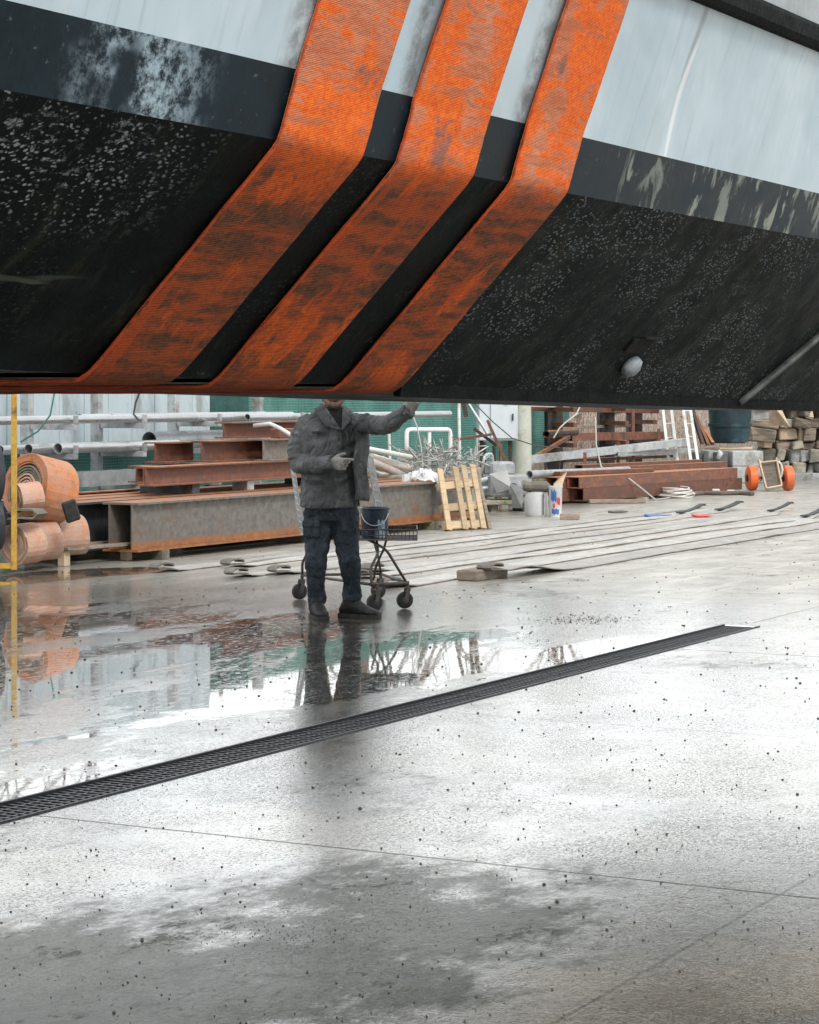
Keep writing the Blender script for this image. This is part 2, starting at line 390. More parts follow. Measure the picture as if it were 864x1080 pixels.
def mat_band():
    m = NT('worn_bootstripe_paint'); t, v, z, q = yard_coords(m)
    mid = m.noise(q, 5, 6, .7); fine = m.noise(q, 70, 4, .7)
    col = m.mix(m.ramp(mid, .35, .68), (.004, .010, .015), (.012, .026, .036))
    # drip shaped pale areas to the right, chalky scrape at the left
    drip = m.noise(m.mapv(q, (3.6, 1, 1.6), (2.3, 0, 0)), 2.0, 5, .6, .6)
    col = m.mix(m.math('MULTIPLY', m.ramp(drip, .545, .62, 0, .75), m.ramp(t, 7.1, 7.3)), col, m.mix(m.ramp(mid, .35, .65), (.20, .24, .22), (.38, .40, .33)))
    lump = m.math('MULTIPLY', m.ramp(t, 4.08, 4.30), m.ramp(t, 4.76, 4.50))
    lump = m.math('MULTIPLY', lump, m.ramp(m.noise(q, 3.3, 4, .6), .36, .52))
    sc = m.noise(q, 16, 6, .8)
    col = m.mix(m.math('MULTIPLY', m.math('MULTIPLY', m.ramp(sc, .42, .62), lump), .9), col, (.42, .54, .62))
    col = m.mix(m.ramp(m.noise(q, 24, 6, .8), .62, .7, 0, .45), col, (.22, .27, .29))
    return m.fin(col, m.ramp(mid, .3, .7, .35, .55), 0, m.bump(fine, .25, .002), .16)
M['band'] = mat_band()
def mat_topside():
    m = NT('pale_blue_topside_paint'); t, v, z, q = yard_coords(m)
    big = m.noise(m.mapv(q, (1.2, 1, .5)), 1.6, 4, .6); mid = m.noise(q, 9, 6, .7)
    col = m.mix(m.ramp(big, .3, .7), (.47, .60, .68), (.60, .71, .77))
    run = m.noise(m.mapv(q, (16, 1, .7)), 2, 4, .6)
    col = m.mix(m.ramp(run, .55, .75, 0, .35), col, (.30, .36, .38))
    ds = m.math('SUBTRACT', t, 7.51)  # the dent's pale highlight and dark shade, painted into the topside colour
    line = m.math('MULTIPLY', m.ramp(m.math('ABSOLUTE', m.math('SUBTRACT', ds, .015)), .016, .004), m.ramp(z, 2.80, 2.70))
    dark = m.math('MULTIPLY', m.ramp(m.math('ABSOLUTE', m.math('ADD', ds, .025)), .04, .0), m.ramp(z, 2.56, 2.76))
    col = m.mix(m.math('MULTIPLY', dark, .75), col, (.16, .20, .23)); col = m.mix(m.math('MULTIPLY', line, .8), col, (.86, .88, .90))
    # grime smudged behind the slings
    for tc in (5.02, 5.63, 6.36):
        d = m.math('ABSOLUTE', m.math('SUBTRACT', t, tc+.0))
        col = m.mix(m.math('MULTIPLY', m.ramp(d, .10, .0), m.ramp(mid, .35, .62, 0, .8)), col, (.11, .11, .11))
    nb = m.bump(m.noise(m.mapv(q, (1.3, 1, .7)), 2.2, 3, .5), .55, .05); nb = m.bump(mid, .15, .004, nb)
    return m.fin(col, m.ramp(big, .3, .7, .28, .42), 0, nb, .5)
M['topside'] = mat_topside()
M['bilge'] = simple('worn_steel_edge', (.05, .055, .055), (.16, .17, .165), 9, .6, 0, .4, .004, 0)
M['anode'] = simple('zinc_anode', (.30, .36, .40), (.45, .5, .54), 30, .6, .2, .8, .006, 0)
M['fender'] = simple('black_fender_rubber', (.012, .013, .015), (.03, .032, .035), 10, .45, 0, .3, .003, 0)
M['deck'] = simple('grey_deck_paint', (.3, .33, .35), (.4, .43, .45), 5, .5, 0, .2, .003, 0)

# ---------------------------------------------------------------- ground
def mat_ground():
    m = NT('wet_concrete'); t, v, z, q = yard_coords(m)
    big = m.noise(m.mapv(q, (.55, 1, 1)), .55, 5, .6); n1 = m.noise(q, 2.2, 6, .7); n2 = m.noise(q, 14, 6, .75); n3 = m.noise(q, 70, 4, .75)
    fine = m.noise(q, 320, 3, .7)
    # --- how wet: 1 standing water, 0 damp
    pool = m.noise(m.mapv(q, (.42, 1.15, 1), (4.4, .9, 0)), .8, 5, .62, .3)
    far = m.ramp(v, 5.40, 5.44)
    zone = m.math('MULTIPLY', far, m.ramp(t, 16.8, 12.6))
    zone2 = m.math('MULTIPLY', m.ramp(v, 10.6, 12.2), m.ramp(t, 18.5, 16.0))
    zone = m.math('MAXIMUM', zone, zone2)
    pool = m.math('ADD', m.math('MULTIPLY', pool, .8), m.math('MULTIPLY', m.noise(m.mapv(q, (1, 1.6, 1)), 5, 6, .75), .2))
    pm = m.ramp(m.math('ADD', pool, m.math('MULTIPLY', zone, m.ramp(v, 6.0, 7.5, .30, .325))), .722, .79)
    pm = m.math('MULTIPLY', pm, far)
    # splashed grit standing out of the water
    grit = m.ramp(m.noise(m.mapv(q, (.8, 2.0, 1)), 15, 8, .88, .5), .54, .61)
    gritarea = m.math('MAXIMUM', m.ramp(m.noise(q, 1.3, 5, .75), .41, .53), m.math('MULTIPLY', m.ramp(t, 12.0, 10.2, 0, .85), m.ramp(v, 6.1, 6.7)))
    pmg = m.math('MULTIPLY', pm, m.math('SUBTRACT', 1.0, m.math('MULTIPLY', grit, gritarea)))
    damp = m.ramp(m.math('ADD', m.math('MULTIPLY', big, .7), m.math('MULTIPLY', n1, .3)), .40, .62)
    dryfar = m.math('MULTIPLY', m.ramp(t, 14.0, 19.0), m.ramp(v, 14.5, 11.5))
    # --- colour
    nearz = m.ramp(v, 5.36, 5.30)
    siltz = m.math('MULTIPLY', m.math('MULTIPLY', m.ramp(t, 17.5, 14.0), m.ramp(v, 5.8, 8.0)), far)
    col = m.mix(m.ramp(n1, .3, .7), (.27, .265, .25), (.40, .395, .38))
    col = m.mix(m.ramp(n2, .35, .75, 0, .6), col, (.17, .165, .15))
    col = m.mix(m.math('MULTIPLY', damp, .5), col, (.13, .125, .105))
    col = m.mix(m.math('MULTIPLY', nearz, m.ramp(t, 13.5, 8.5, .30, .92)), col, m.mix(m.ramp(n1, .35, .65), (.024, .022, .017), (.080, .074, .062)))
    col = m.mix(m.math('MULTIPLY', siltz, .8), col, m.mix(m.ramp(n1, .38, .6), (.055, .045, .034), (.14, .12, .095)))
    col = m.mix(m.math('MULTIPLY', dryfar, .75), col, m.mix(m.ramp(n1, .4, .62), (.42, .41, .39), (.56, .55, .52)))
    streaks = m.noise(m.mapv(q, (.35, 2.6, 1)), 1.6, 5, .65)
    col = m.mix(m.math('MULTIPLY', m.ramp(streaks, .52, .66, 0, .7), m.ramp(t, 14, 18)), col, (.62, .61, .59))
    # greenish stains, thickened near the camera into a painted dark reflection
    stain_refl = m.noise(m.mapv(q, (.8, .8, 1), (9.0, 2.2, 0)), .75, 6, .68)
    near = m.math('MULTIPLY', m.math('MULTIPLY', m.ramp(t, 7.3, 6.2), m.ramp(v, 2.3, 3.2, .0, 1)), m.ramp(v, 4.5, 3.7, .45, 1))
    stain_refl = m.math('ADD', m.math('MULTIPLY', stain_refl, .6), m.math('MULTIPLY', m.noise(m.mapv(q, (.9, 1.5, 1), (2, 7, 0)), 4.5, 7, .8), .4))
    stain_refl = m.math('ADD', m.math('MULTIPLY', stain_refl, 2.0), -.5)
    stain_reflm = m.ramp(m.math('ADD', stain_refl, m.math('MULTIPLY', near, .36)), .58, .84)
    col = m.mix(m.math('MULTIPLY', stain_reflm, .95), col, m.mix(m.ramp(n2, .35, .65), (.008, .012, .006), (.034, .038, .022)))
    stain = m.noise(m.mapv(q, (.9, 1.4, 1), (1.0, 6.2, 0)), 1.7, 7, .8)
    stm = m.ramp(stain, .56, .68)
    col = m.mix(m.math('MULTIPLY', stm, .7), col, (.05, .048, .042))
    # water darkened under the pool, brown silt
    col = m.mix(m.math('MULTIPLY', pm, .82), col, m.mix(m.ramp(n1, .4, .6), (.075, .06, .045), (.12, .105, .085)))
    # fine brushed dirt that dulls the water film
    dsm = m.noise(m.mapv(q, (.8, 1.6, 1), rot=(0, 0, -.5)), 13, 8, .9, .6)
    dirtm = m.math('MULTIPLY', m.ramp(dsm, .48, .66), m.ramp(m.noise(q, .9, 5, .7), .40, .62, .12, .8))
    dirtm = m.math('MULTIPLY', dirtm, m.math('SUBTRACT', 1.0, m.math('MULTIPLY', stain_reflm, .7)))
    col = m.mix(m.math('MULTIPLY', dirtm, .55), col, (.06, .057, .05))
    fl1 = m.noise(m.mapv(q, (1, 1.3, 1)), 75, 3, .7); fl2 = m.noise(m.mapv(q, (1, 1.3, 1)), 30, 5, .8)
    area = m.ramp(m.noise(q, 1.9, 5, .75), .36, .60, .25, 1)
    fleck = m.math('MULTIPLY', m.math('MAXIMUM', m.ramp(fl1, .52, .64), m.math('MULTIPLY', m.ramp(fl2, .54, .64), .8)), area)
    col = m.mix(m.math('MULTIPLY', fleck, .6), col, (.045, .042, .035))
    pale = m.math('MULTIPLY', m.ramp(fl1, .44, .36), area)
    col = m.mix(m.math('MULTIPLY', pale, m.math('SUBTRACT', .30, m.math('MULTIPLY', stain_reflm, .24))), col, (.42, .41, .38))
    col = m.mix(.35, col, m.mix(1.0, col, (1.0, .93, .80), 'MULTIPLY'))
    warm = m.math('MULTIPLY', nearz, m.ramp(m.noise(m.mapv(q, loc=(5, 3, 0)), .6, 4, .5), .42, .62))
    col = m.mix(m.math('MULTIPLY', m.math('MULTIPLY', warm, m.math('SUBTRACT', 1.0, m.math('MULTIPLY', stain_reflm, .8))), .5), col, (.24, .19, .115))
    # scattered dark grit, and white water glints painted into the colour
    vg = m.voro2(q, 14); cg = m.node('ShaderNodeSeparateColor'); m.link(m.voro2(q, 14, 'Color'), cg.inputs[0])
    dots = m.math('MULTIPLY', m.ramp(m.math('ADD', vg, m.math('MULTIPLY', n3, .12)), .135, .110), m.math('MULTIPLY', m.ramp(cg.outputs[0], .80, .82), m.ramp(m.noise(q, .8, 3, .6), .40, .52, .2, 1)))
    col = m.mix(m.math('MULTIPLY', dots, .8), col, (.03, .028, .026))
    vg2 = m.voro2(q, 48); cg2 = m.node('ShaderNodeSeparateColor'); m.link(m.voro2(q, 48, 'Color'), cg2.inputs[0])
    dots2 = m.math('MULTIPLY', m.math('MULTIPLY', m.ramp(vg2, .27, .19), m.ramp(cg2.outputs[0], .74, .78)), m.ramp(n1, .40, .56, .15, 1))
    col = m.mix(m.math('MULTIPLY', dots2, .6), col, (.05, .048, .044))
    glint = m.math('MULTIPLY', m.math('MULTIPLY', m.ramp(vg2, .26, .16), m.ramp(cg2.outputs[1], .66, .70)), m.math('MAXIMUM', pm, siltz))
    glint = m.math('MULTIPLY', glint, m.ramp(n1, .44, .56))
    col = m.mix(m.math('MULTIPLY', glint, .9), col, (.8, .8, .78))
    # joints cast between the slabs
    wob = m.math('MULTIPLY', m.math('SUBTRACT', m.noise(q, 3, 4, .7), .5), .02)
    jt = None
    for tc in (6.82, 9.97, 13.1, 16.3, 19.5, 22.6):
        d = m.math('ABSOLUTE', m.math('ADD', m.math('SUBTRACT', t, tc), wob)); k = m.ramp(d, .014, .003)
        k = m.math('MULTIPLY', k, m.ramp(v, 5.3, 5.2, 0, 1) if tc < 16 else 1.0)
        if tc == 9.97: k = m.math('MULTIPLY', k, .5)
        jt = k if jt is None else m.math('MAXIMUM', jt, k)
    for vc, lo in ((2.38, 0), (8.3, 15.5), (5.36, 14.8)):
        d = m.math('ABSOLUTE', m.math('ADD', m.math('SUBTRACT', v, vc), wob)); k = m.ramp(d, .012, .003)
        if lo: k = m.math('MULTIPLY', k, m.math('GREATER_THAN', t, lo))
        if vc == 2.38: k = m.math('MULTIPLY', k, .45)
        jt = m.math('MAXIMUM', jt, k)
    col = m.mix(m.math('MULTIPLY', jt, .75), col, (.04, .04, .036))
    # --- roughness
    rdamp = m.ramp(m.math('ADD', m.math('MULTIPLY', n1, .5), m.math('MULTIPLY', big, .5)), .35, .62, .26, .11)
    rdry = m.mix(dryfar, (0, 0, 0), (1, 1, 1))
    r = m.math('ADD', rdamp, m.math('MULTIPLY', dryfar, .35))
    r = m.math('ADD', m.math('MULTIPLY', r, m.math('SUBTRACT', 1.0, pmg)), m.math('MULTIPLY', pmg, .02))
    r = m.math('ADD', r, m.math('MULTIPLY', dots, .3), clamp=True)
    # --- relief
    inv = m.math('SUBTRACT', 1.0, m.math('MULTIPLY', pmg, .985))
    h = m.math('ADD', m.math('MULTIPLY', n3, .55), m.math('ADD', m.math('MULTIPLY', n2, .9), m.math('MULTIPLY', fine, .2)))
    h = m.math('ADD', h, m.math('MULTIPLY', fleck, .35))
    h = m.math('SUBTRACT', h, m.math('MULTIPLY', jt, .3))
    h = m.math('MULTIPLY', h, inv)
    b = m.bump(h, .14, .005)
    rip = m.noise(m.mapv(q, (1, 1, 1)), 3.0, 3, .5)
    b = m.bump(m.math('MULTIPLY', rip, pmg), .04, .01, b)
    m.b.inputs['IOR'].default_value = 1.45
    m.b.inputs['Coat Weight'].default_value = 0.0
    # a film of water: clear coat strongest where it is wet
    kill = m.math('MAXIMUM', m.math('MAXIMUM', m.math('MULTIPLY', dots, .95), m.math('MULTIPLY', dots2, .85)), m.math('MAXIMUM', m.math('MULTIPLY', jt, .95), m.math('ADD', m.math('MULTIPLY', dirtm, .6), m.math('ADD', m.math('MULTIPLY', stain_reflm, .86), m.math('MULTIPLY', stm, .35)), clamp=True)))
    kill = m.math('MAXIMUM', kill, m.math('MULTIPLY', fleck, .70))
    kill = m.math('MULTIPLY', kill, m.math('SUBTRACT', 1.0, m.math('MULTIPLY', pmg, .8)))
    m.put(m.math('MULTIPLY', m.math('MAXIMUM', pmg, m.math('SUBTRACT', .95, m.math('MULTIPLY', dryfar, .7))), m.math('SUBTRACT', 1.0, kill)), m.b.inputs['Coat Weight'])
    m.put(m.math('ADD', m.math('MULTIPLY', m.math('SUBTRACT', 1.0, pmg), m.ramp(m.math('ADD', m.math('MULTIPLY', n1, .6), m.math('MULTIPLY', n2, .4)), .38, .60, .08, .012)), .012), m.b.inputs['Coat Roughness'])
    m.put(b, m.b.inputs['Coat Normal'])
    m.b.inputs['Coat IOR'].default_value = 1.33
    return m.fin(col, r, 0, b, m.math('MULTIPLY', m.math('SUBTRACT', 1.0, m.math('MULTIPLY', kill, .95)), .22))
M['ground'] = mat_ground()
DV0, DV1, DT0, DT1 = 5.23, 5.49, 2.6, 14.6
g = MB()
ts = [-400, DT0, DT1, 400]; vs = [-400, DV0, DV1, 19.5]
idx = {}
for i, t_ in enumerate(ts):
    for j, v_ in enumerate(vs): idx[i, j] = g.bm.verts.new(W(t_, v_, 0))
for i in range(3):
    for j in range(3):
        if (i, j) == (1, 1): continue
        g.bm.faces.new((idx[i, j], idx[i+1, j], idx[i+1, j+1], idx[i, j+1]))
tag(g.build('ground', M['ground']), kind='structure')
M['soil'] = simple('leafy_soil', (.20, .14, .10), (.34, .25, .18), 1.5, .95, 0, .8, .05, 0, dirt=(.13, .11, .07))
g = MB(); nx, ny = 60, 14
vv = [[g.bm.verts.new(W(-60+ i*4.0, 19.5+j*j*1.9, (0.0 if j == 0 else .25*j + .9*mnoise.noise(Vector((i*.31, j*.4, 2))) if j else 0))) for j in range(ny)] for i in range(nx)]
for i in range(nx-1):
    for j in range(ny-1): g.bm.faces.new((vv[i][j], vv[i+1][j], vv[i+1][j+1], vv[i][j+1]))
tag(g.build('terrain', M['soil'], smooth=True), kind='structure')

# ---- drain
M['iron'] = simple('wet_cast_iron', (.012, .014, .017), (.035, .038, .043), 20, .5, .2, .4, .002, .15)
M['drainin'] = simple('drain_channel_concrete', (.03, .03, .028), (.05, .05, .045), 8, .5, 0, .3, .004, 0)
root = thing('drain_channel', W((DT0+DT1)/2, (DV0+DV1)/2, 0), 'long recessed drainage channel cut diagonally across the wet concrete', 'drain')
g = MB()
g.prism([(0, 0), (.002, 0), (.002, -.148), (DV1-DV0-.002, -.148), (DV1-DV0-.002, 0), (DV1-DV0, 0), (DV1-DV0, -.152), (0, -.152)], W(DT0, DV0, -.001), N, Z, U*(DT1-DT0))
for e_ in (DT0+.004, DT1-.004): g.bar(W(e_, DV0, -.078), W(e_, DV1, -.078), .008, .148)
g.build('channel', M['drainin'], root)
g = MB()
for v_ in (DV0+.008, DV1-.008): g.bar(W(DT0, v_, -.002), W(DT1, v_, -.002), .014, .016)
g.build('edge_rail', M['iron'], root)
k = 0; t_ = DT0
proto = None
while t_ < DT1-.01:
    if proto is None:
        o = thing('drain_grate', W(t_, (DV0+DV1)/2, 0), 'black cast iron grate section lying end to end in the diagonal floor drain', 'drain grate', 'grate sections in the floor drain')
        g = MB(); L = .972
        for a in range(5): vv_ = -.107 + a*.0535; g.bar(W(t_+.003, (DV0+DV1)/2+vv_, -.014), W(t_+L, (DV0+DV1)/2+vv_, -.014), .011, .020)
        nb = 22
        for a in range(nb): tt = t_+.008 + a*(L-.016)/(nb-1); g.bar(W(tt, DV0+.020, -.0125), W(tt, DV1-.020, -.0125), .014, .020)
        g.build('grating', M['iron'], o); proto = o
    else:
        copy_tree(proto, loc=W(t_, (DV0+DV1)/2, random.uniform(-.001, .001)))
    t_ += 1.0
# sludge clump caught on the grate and loose gravel
def pebble(g, c, r):
    ph = random.uniform(0, 6.28); n = 6
    top = [c + Vector((math.cos(ph+i*2*math.pi/n)*r*random.uniform(.7, 1.2), math.sin(ph+i*2*math.pi/n)*r*random.uniform(.7, 1.2), 0)) for i in range(n)]
    hi = [p.lerp(c, .45) + Z*r*random.uniform(.5, .8) for p in top]
    g.poly(top+hi+[c+Z*r*.8], [[i, (i+1) % n, n+(i+1) % n, n+i] for i in range(n)] + [[n+i, n+(i+1) % n, 2*n] for i in range(n)])
M['grit'] = simple('dark_grit', (.02, .018, .016), (.07, .06, .05), 30, .7, 0, .3, .002, 0)
g = MB()
for i in range(1800):
    px = random.uniform(-20, 884); py = 560 + 520*random.random()**1.3
    p = G(px, py)
    tt, vv_ = tv(p)
    if DV0-.02 < vv_ < DV1+.02 and tt < DT1: continue
    pebble(g, p + Z*.0005, random.choice([.0012, .0018, .002, .0025, .003, .004, .005]) * (1 + .3*random.random()) * min(1.6, (py-400)**-1*420))
for px, py, r in ((380, 853, .014), (500, 700, .012), (228, 770, .012), (150, 992, .012), (120, 1068, .010), (588, 951, .012), (574, 933, .010), (703, 880, .009), (560, 620, .018), (695, 625, .018), (135, 816, .016), (205, 800, .008), (669, 750, .013), (330, 831, .012), (841, 838, .012), (210, 722, .013)):
    pebble(g, G(px, py) + Z*.0005, r*.62)
for i in range(420):                                    # the clustered grit near the puddle edge
    p = G(random.gauss(620, 27), random.gauss(654, 3)); pebble(g, p+Z*.0005, random.uniform(.0015, .005))
for i in range(60):
    p = G(random.gauss(575, 16), random.gauss(675, 3)); pebble(g, p+Z*.0005, random.uniform(.0015, .004))
for i in range(240):
    p = G(random.gauss(290, 60), random.gauss(985, 10)); pebble(g, p+Z*.0005, random.uniform(.0008, .0022))
tag(g.build('gravel', M['grit']), 'dark grit and small stones scattered over the wet concrete', 'gravel', kind='stuff')

# ---------------------------------------------------------------- the hull
P0 = Vector((.025, 7.85, 0))
T0 = P0.dot(U); V0 = P0.dot(N)
def HW(t, v, z): return P0 + U*t + N*v + Z*z          # hull frame: t along, v across (away +)
def zk(t): return 1.560 - .018*t
BW = 1.9                                              # half the section mirrors about BW/2
def sect(t):
    k = zk(t)
    near = [(0, k), (-.60, 2.185), (-.656, 2.362), (-.828, 2.865), (-.848, 2.955), (-.92, 3.30)]
    return near
hull = thing('boat_hull', HW(0, BW/2, 1.5), 'black bottomed pale blue steel boat hull hanging in orange slings', 'boat')
TS = [-6.0 + i*.25 for i in range(53)]                # -6 .. 7
def hull_strip(i0, i1, name, mat, sub=6, off=0.0, both=True):
    g = MB()
    for mir in ((False, True) if both else (False,)):
        rows = []
        tl_ = [TS[0]+(TS[-1]-TS[0])*i/520 for i in range(521)] if i0 == 2 else TS
        for t in tl_:
            s_ = sect(t); a, b = s_[i0], s_[i1]; row = []
            for q in range(sub+1):
                f = q/sub; v = a[0]+(b[0]-a[0])*f; z = a[1]+(b[1]-a[1])*f
                if i0 == 2:   # plating between frames pulls in a little
                    v += .010*math.sin(math.pi*f)*(.5+.5*math.cos((t-3.05)*2*math.pi/1.1))
                    v += .022*math.exp(-((t-.585)/.03)**2)*math.sin(math.pi*min(f*1.15, 1))
                if mir: v = BW - v
                row.append(g.bm.verts.new(HW(t, v, z)))
            rows.append(row)
        for i in range(len(rows)-1):
            for q in range(sub): g.bm.faces.new((rows[i][q], rows[i+1][q], rows[i+1][q+1], rows[i][q+1]))
    return g.build(name, mat, hull, smooth=True, ang=30)
hull_strip(0, 1, 'bottom_plating', M['hullblack'], 8)
hull_strip(1, 2, 'boot_stripe', M['band'], 3)
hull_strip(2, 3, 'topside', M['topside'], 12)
hull_strip(4, 5, 'bulwark', M['deck'], 3)
g = MB()                                              # flat of the bottom and both ends
for i in range(len(TS)-1):
    a, b = TS[i], TS[i+1]
    g.poly([HW(a, 0, zk(a)), HW(b, 0, zk(b)), HW(b, BW, zk(b)), HW(a, BW, zk(a))], [(0, 1, 2, 3)])
for t in (TS[0], TS[-1]):
    s_ = sect(t); pts = [HW(t, v, z) for v, z in s_] + [HW(t, BW-v, z) for v, z in reversed(s_)]
    g.poly(pts, [tuple(range(len(pts)))])
g.build('flat_bottom', M['hullblack'], hull)
g = MB(); g.poly([HW(TS[0], -.87, 2.93), HW(TS[-1], -.87, 2.93), HW(TS[-1], BW+.87, 2.93), HW(TS[0], BW+.87, 2.93)], [(0, 1, 2, 3)])
g.build('deck', M['deck'], hull)
for sgn in (0, 1):
    g = MB()
    f = (lambda v: v) if sgn == 0 else (lambda v: BW-v)
    g.prism([(-.01, 0), (.03, .0), (.045, .02), (.045, .07), (.03, .092), (-.03, .092)], HW(TS[0], f(-.830), 2.863), (-N if sgn == 0 else N), Z, U*(TS[-1]-TS[0]))
    g.build('fender_strip', M['keel'], hull)
g = MB()                                              # thin keel plate along the near lower edge
KS = [-.125] + [x for x in TS if x > 0]
for i in range(0, len(KS)-1):
    a, b = KS[i], KS[i+1]
    pr = [(-.012, .012), (.022, .0), (.022, -.030), (-.004, -.034)]
    A = [HW(a, v, zk(a)+z) for v, z in pr]; B = [HW(b, v, zk(b)+z) for v, z in pr]
    g.poly(A+B, [(0, 1, 5, 4), (1, 2, 6, 5), (2, 3, 7, 6), (3, 0, 4, 7)] + ([(0, 1, 2, 3)] if i == 0 else []))
g.build('keel_strip', M['keel'], hull)
def slope_pt(t, f, off=0.0):                          # on the sloping bottom plate, f 0 keel .. 1 chine
    k = zk(t); v = -.60*f; z = k+(2.185-k)*f
    nn = Vector((0, 0, 0)) + (-N*(2.185-k) - Z*.6).normalized()
    return HW(t, v, z) + nn*off
g = MB(); g.tube([slope_pt(3.10+.42*i/10, .0+.62*i/10, .012) for i in range(11)], .014, 8, rr=[(.016+.02*math.sin(math.pi*i/10), .016) for i in range(11)])
g.build('bilge_keel', M['bilge'], hull, smooth=True)
M['recess'] = simple('dark_recess', (.001, .001, .001), (.004, .004, .004), 10, .9, 0, .3, .003, 0)
nn = (-N*(2.185-1.5) - Z*.6).normalized(); ac = slope_pt(1.55, .21)
g = MB(); g.box(slope_pt(1.50, .30, .004), (.20, .07, .010), U, nn, .003)
g.build('recess_plate', M['recess'], hull)
g = MB(); g.box(slope_pt(1.54, .36, .018), (.17, .010, .014), U, nn, .003)
g.build('bracket', M['recess'], hull)
g = MB(); g.lathe([(.034, -.01), (.050, .01), (.046, .032), (.026, .045), (0, .047)], slope_pt(1.56, .19), nn, 9)
g.build('anode', M['anode'], hull, smooth=True, ang=50)

# ---- the three slings round the hull
def sling(t0, t1, label, sag):
    root = thing('lifting_sling', HW((t0+t1)/2, 0, 1.5), label, 'lifting sling', 'orange slings round the hull')
    tc, wd = (t0+t1)/2, (t1-t0)
    k = zk(tc)
    prof = [(-1.44, 4.6), (-.882, 2.96), (-.656, 2.362), (-.60, 2.185), (-.0, k), (BW, k), (BW+.60, 2.185), (BW+.656, 2.362), (BW+.882, 2.96), (BW+1.44, 4.6)]
    # offset outwards and round the corners
    C = Vector((BW/2, 2.6)); pts = []
    P = [Vector(p) for p in prof]
    for i in range(len(P)-1):
        a, b = P[i], P[i+1]; d = (b-a).normalized(); n_ = Vector((-d.y, d.x))
        if n_.dot((a+b)/2 - C) < 0: n_ = -n_
        NQ = 40 if i == 4 else 14
        for q in range(0, NQ+1):
            f = q/NQ
            if i in (1, 2, 3, 4) and q in (0, NQ) or (0 < q < NQ): pts.append((a.lerp(b, f) + n_*.014, i, f))
    # smooth
    pp = [p for p, _, _ in pts]
    for _ in range(2):
        pp = [pp[0]] + [(pp[i-1]+pp[i]*2+pp[i+1])/4 for i in range(1, len(pp)-1)] + [pp[-1]]
    g = MB(); K = 10; rows = []
    for j, p in enumerate(pp):
        row = []
        i_ = pts[j][1]
        dn = (pp[min(j+1, len(pp)-1)] - pp[max(j-1, 0)]).normalized(); n_ = Vector((-dn.y, dn.x))
        if n_.dot(p - C) < 0: n_ = -n_
        for q in range(K+1):
            x = (q/K-.5)
            puck = .004*mnoise.noise(Vector((x*2.5+tc*5, j*.22, 3))) + .0035*math.cos(x*math.pi)
            base = p + n_*puck
            edge = 1 + .012*mnoise.noise(Vector((j*.5, tc*3, q)))
            row.append(HW(tc + x*wd*edge, base.x, base.y - (sag if i_ == 4 else 0)))
        rows.append((row, n_))
    V = []
    for row, n_ in rows:
        o3 = N*n_.x + Z*n_.y
        V.append(([g.bm.verts.new(r + o3*.006) for r in row], [g.bm.verts.new(r - o3*.006) for r in row]))
    for j in range(len(V)-1):
        for q in range(K):
            g.bm.faces.new((V[j][0][q], V[j][0][q+1], V[j+1][0][q+1], V[j+1][0][q]))
            g.bm.faces.new((V[j][1][q], V[j+1][1][q], V[j+1][1][q+1], V[j][1][q+1]))
        for q in (0, K):
            g.bm.faces.new((V[j][0][q], V[j+1][0][q], V[j+1][1][q], V[j][1][q]))
    w = g.build('webbing', M['sling'], root, smooth=True, ang=50)
    for q, sg in ((0, -1), (K, 1)):
        g = MB()
        line = [rows[j][0][q] - U*sg*.004 for j in range(len(rows))]
        g.tube(line, .006, 6, up=U); g.build('edge_line', M['slingedge'], root, smooth=True)
    return root
sling(-1.890, -1.465, 'leftmost and widest looking of the three orange slings under the hull', .004)
sling(-1.260, -.805, 'middle orange sling of the three under the hull with a dark blotch above the bend', .006)
sling(-.540, -.140, 'rightmost of the three orange slings under the hull', .004)

# ---------------------------------------------------------------- steel beams
def ibeam_prof(w, h, tf, tw):
    return [(-w/2, 0), (w/2, 0), (w/2, tf), (tw/2, tf), (tw/2, h-tf), (w/2, h-tf), (w/2, h), (-w/2, h), (-w/2, h-tf), (-tw/2, h-tf), (-tw/2, tf), (-w/2, tf)]
def ibeam(t0, t1, v, z, w, h, mat, label, group, tf=.018, tw=.012, dv=0.0, name='steel_beam'):
    g = MB(); a = W(t0, v, z); b = W(t1, v+dv, z)
    d = (b-a); nn_ = Vector((-d.y, d.x, 0)).normalized()
    g.prism(ibeam_prof(w, h, tf, tw), a, nn_, Z, d)
    return tag(g.build(name, mat), label, 'steel beam', group)
GB = 'steel beams stacked behind the worker'
# near box girder
g = MB(); a = W(17.48, 12.42, .09)
w_, h_ = .40, .45
g.prism([(-w_/2, 0), (w_/2, 0), (w_/2, .02), (-w_/2, .02)], a, N, Z, U*6.9)
g.prism([(-w_/2, h_-.02), (w_/2, h_-.02), (w_/2, h_), (-w_/2, h_)], a, N, Z, U*6.9)
for s_ in (-1, 1): g.prism([(s_*.125-.007, .0205), (s_*.125+.007, .0205), (s_*.125+.007, h_-.0205), (s_*.125-.007, h_-.0205)], a, N, Z, U*6.9)
tag(g.build('box_girder', M['girder']), 'large open ended box girder with rusty orange flanges, nearest of the bottom row', 'steel beam', GB)
ibeam(16.95, 24.0, 12.86, .09, .30, .45, M['beamdark'], 'dark webbed steel beam lying directly behind the big box girder', GB, .02)
ibeam(17.05, 24.0, 13.24, .09, .30, .45, M['beamdark'], 'steel beam third from the front in the bottom row of the stack', GB, .02)
ibeam(17.3, 24.1, 13.62, .09, .30, .45, M['beamdark'], 'steel beam rearmost in the bottom row of the stack', GB, .02)
GK = 'wooden bearers under the steel beams'
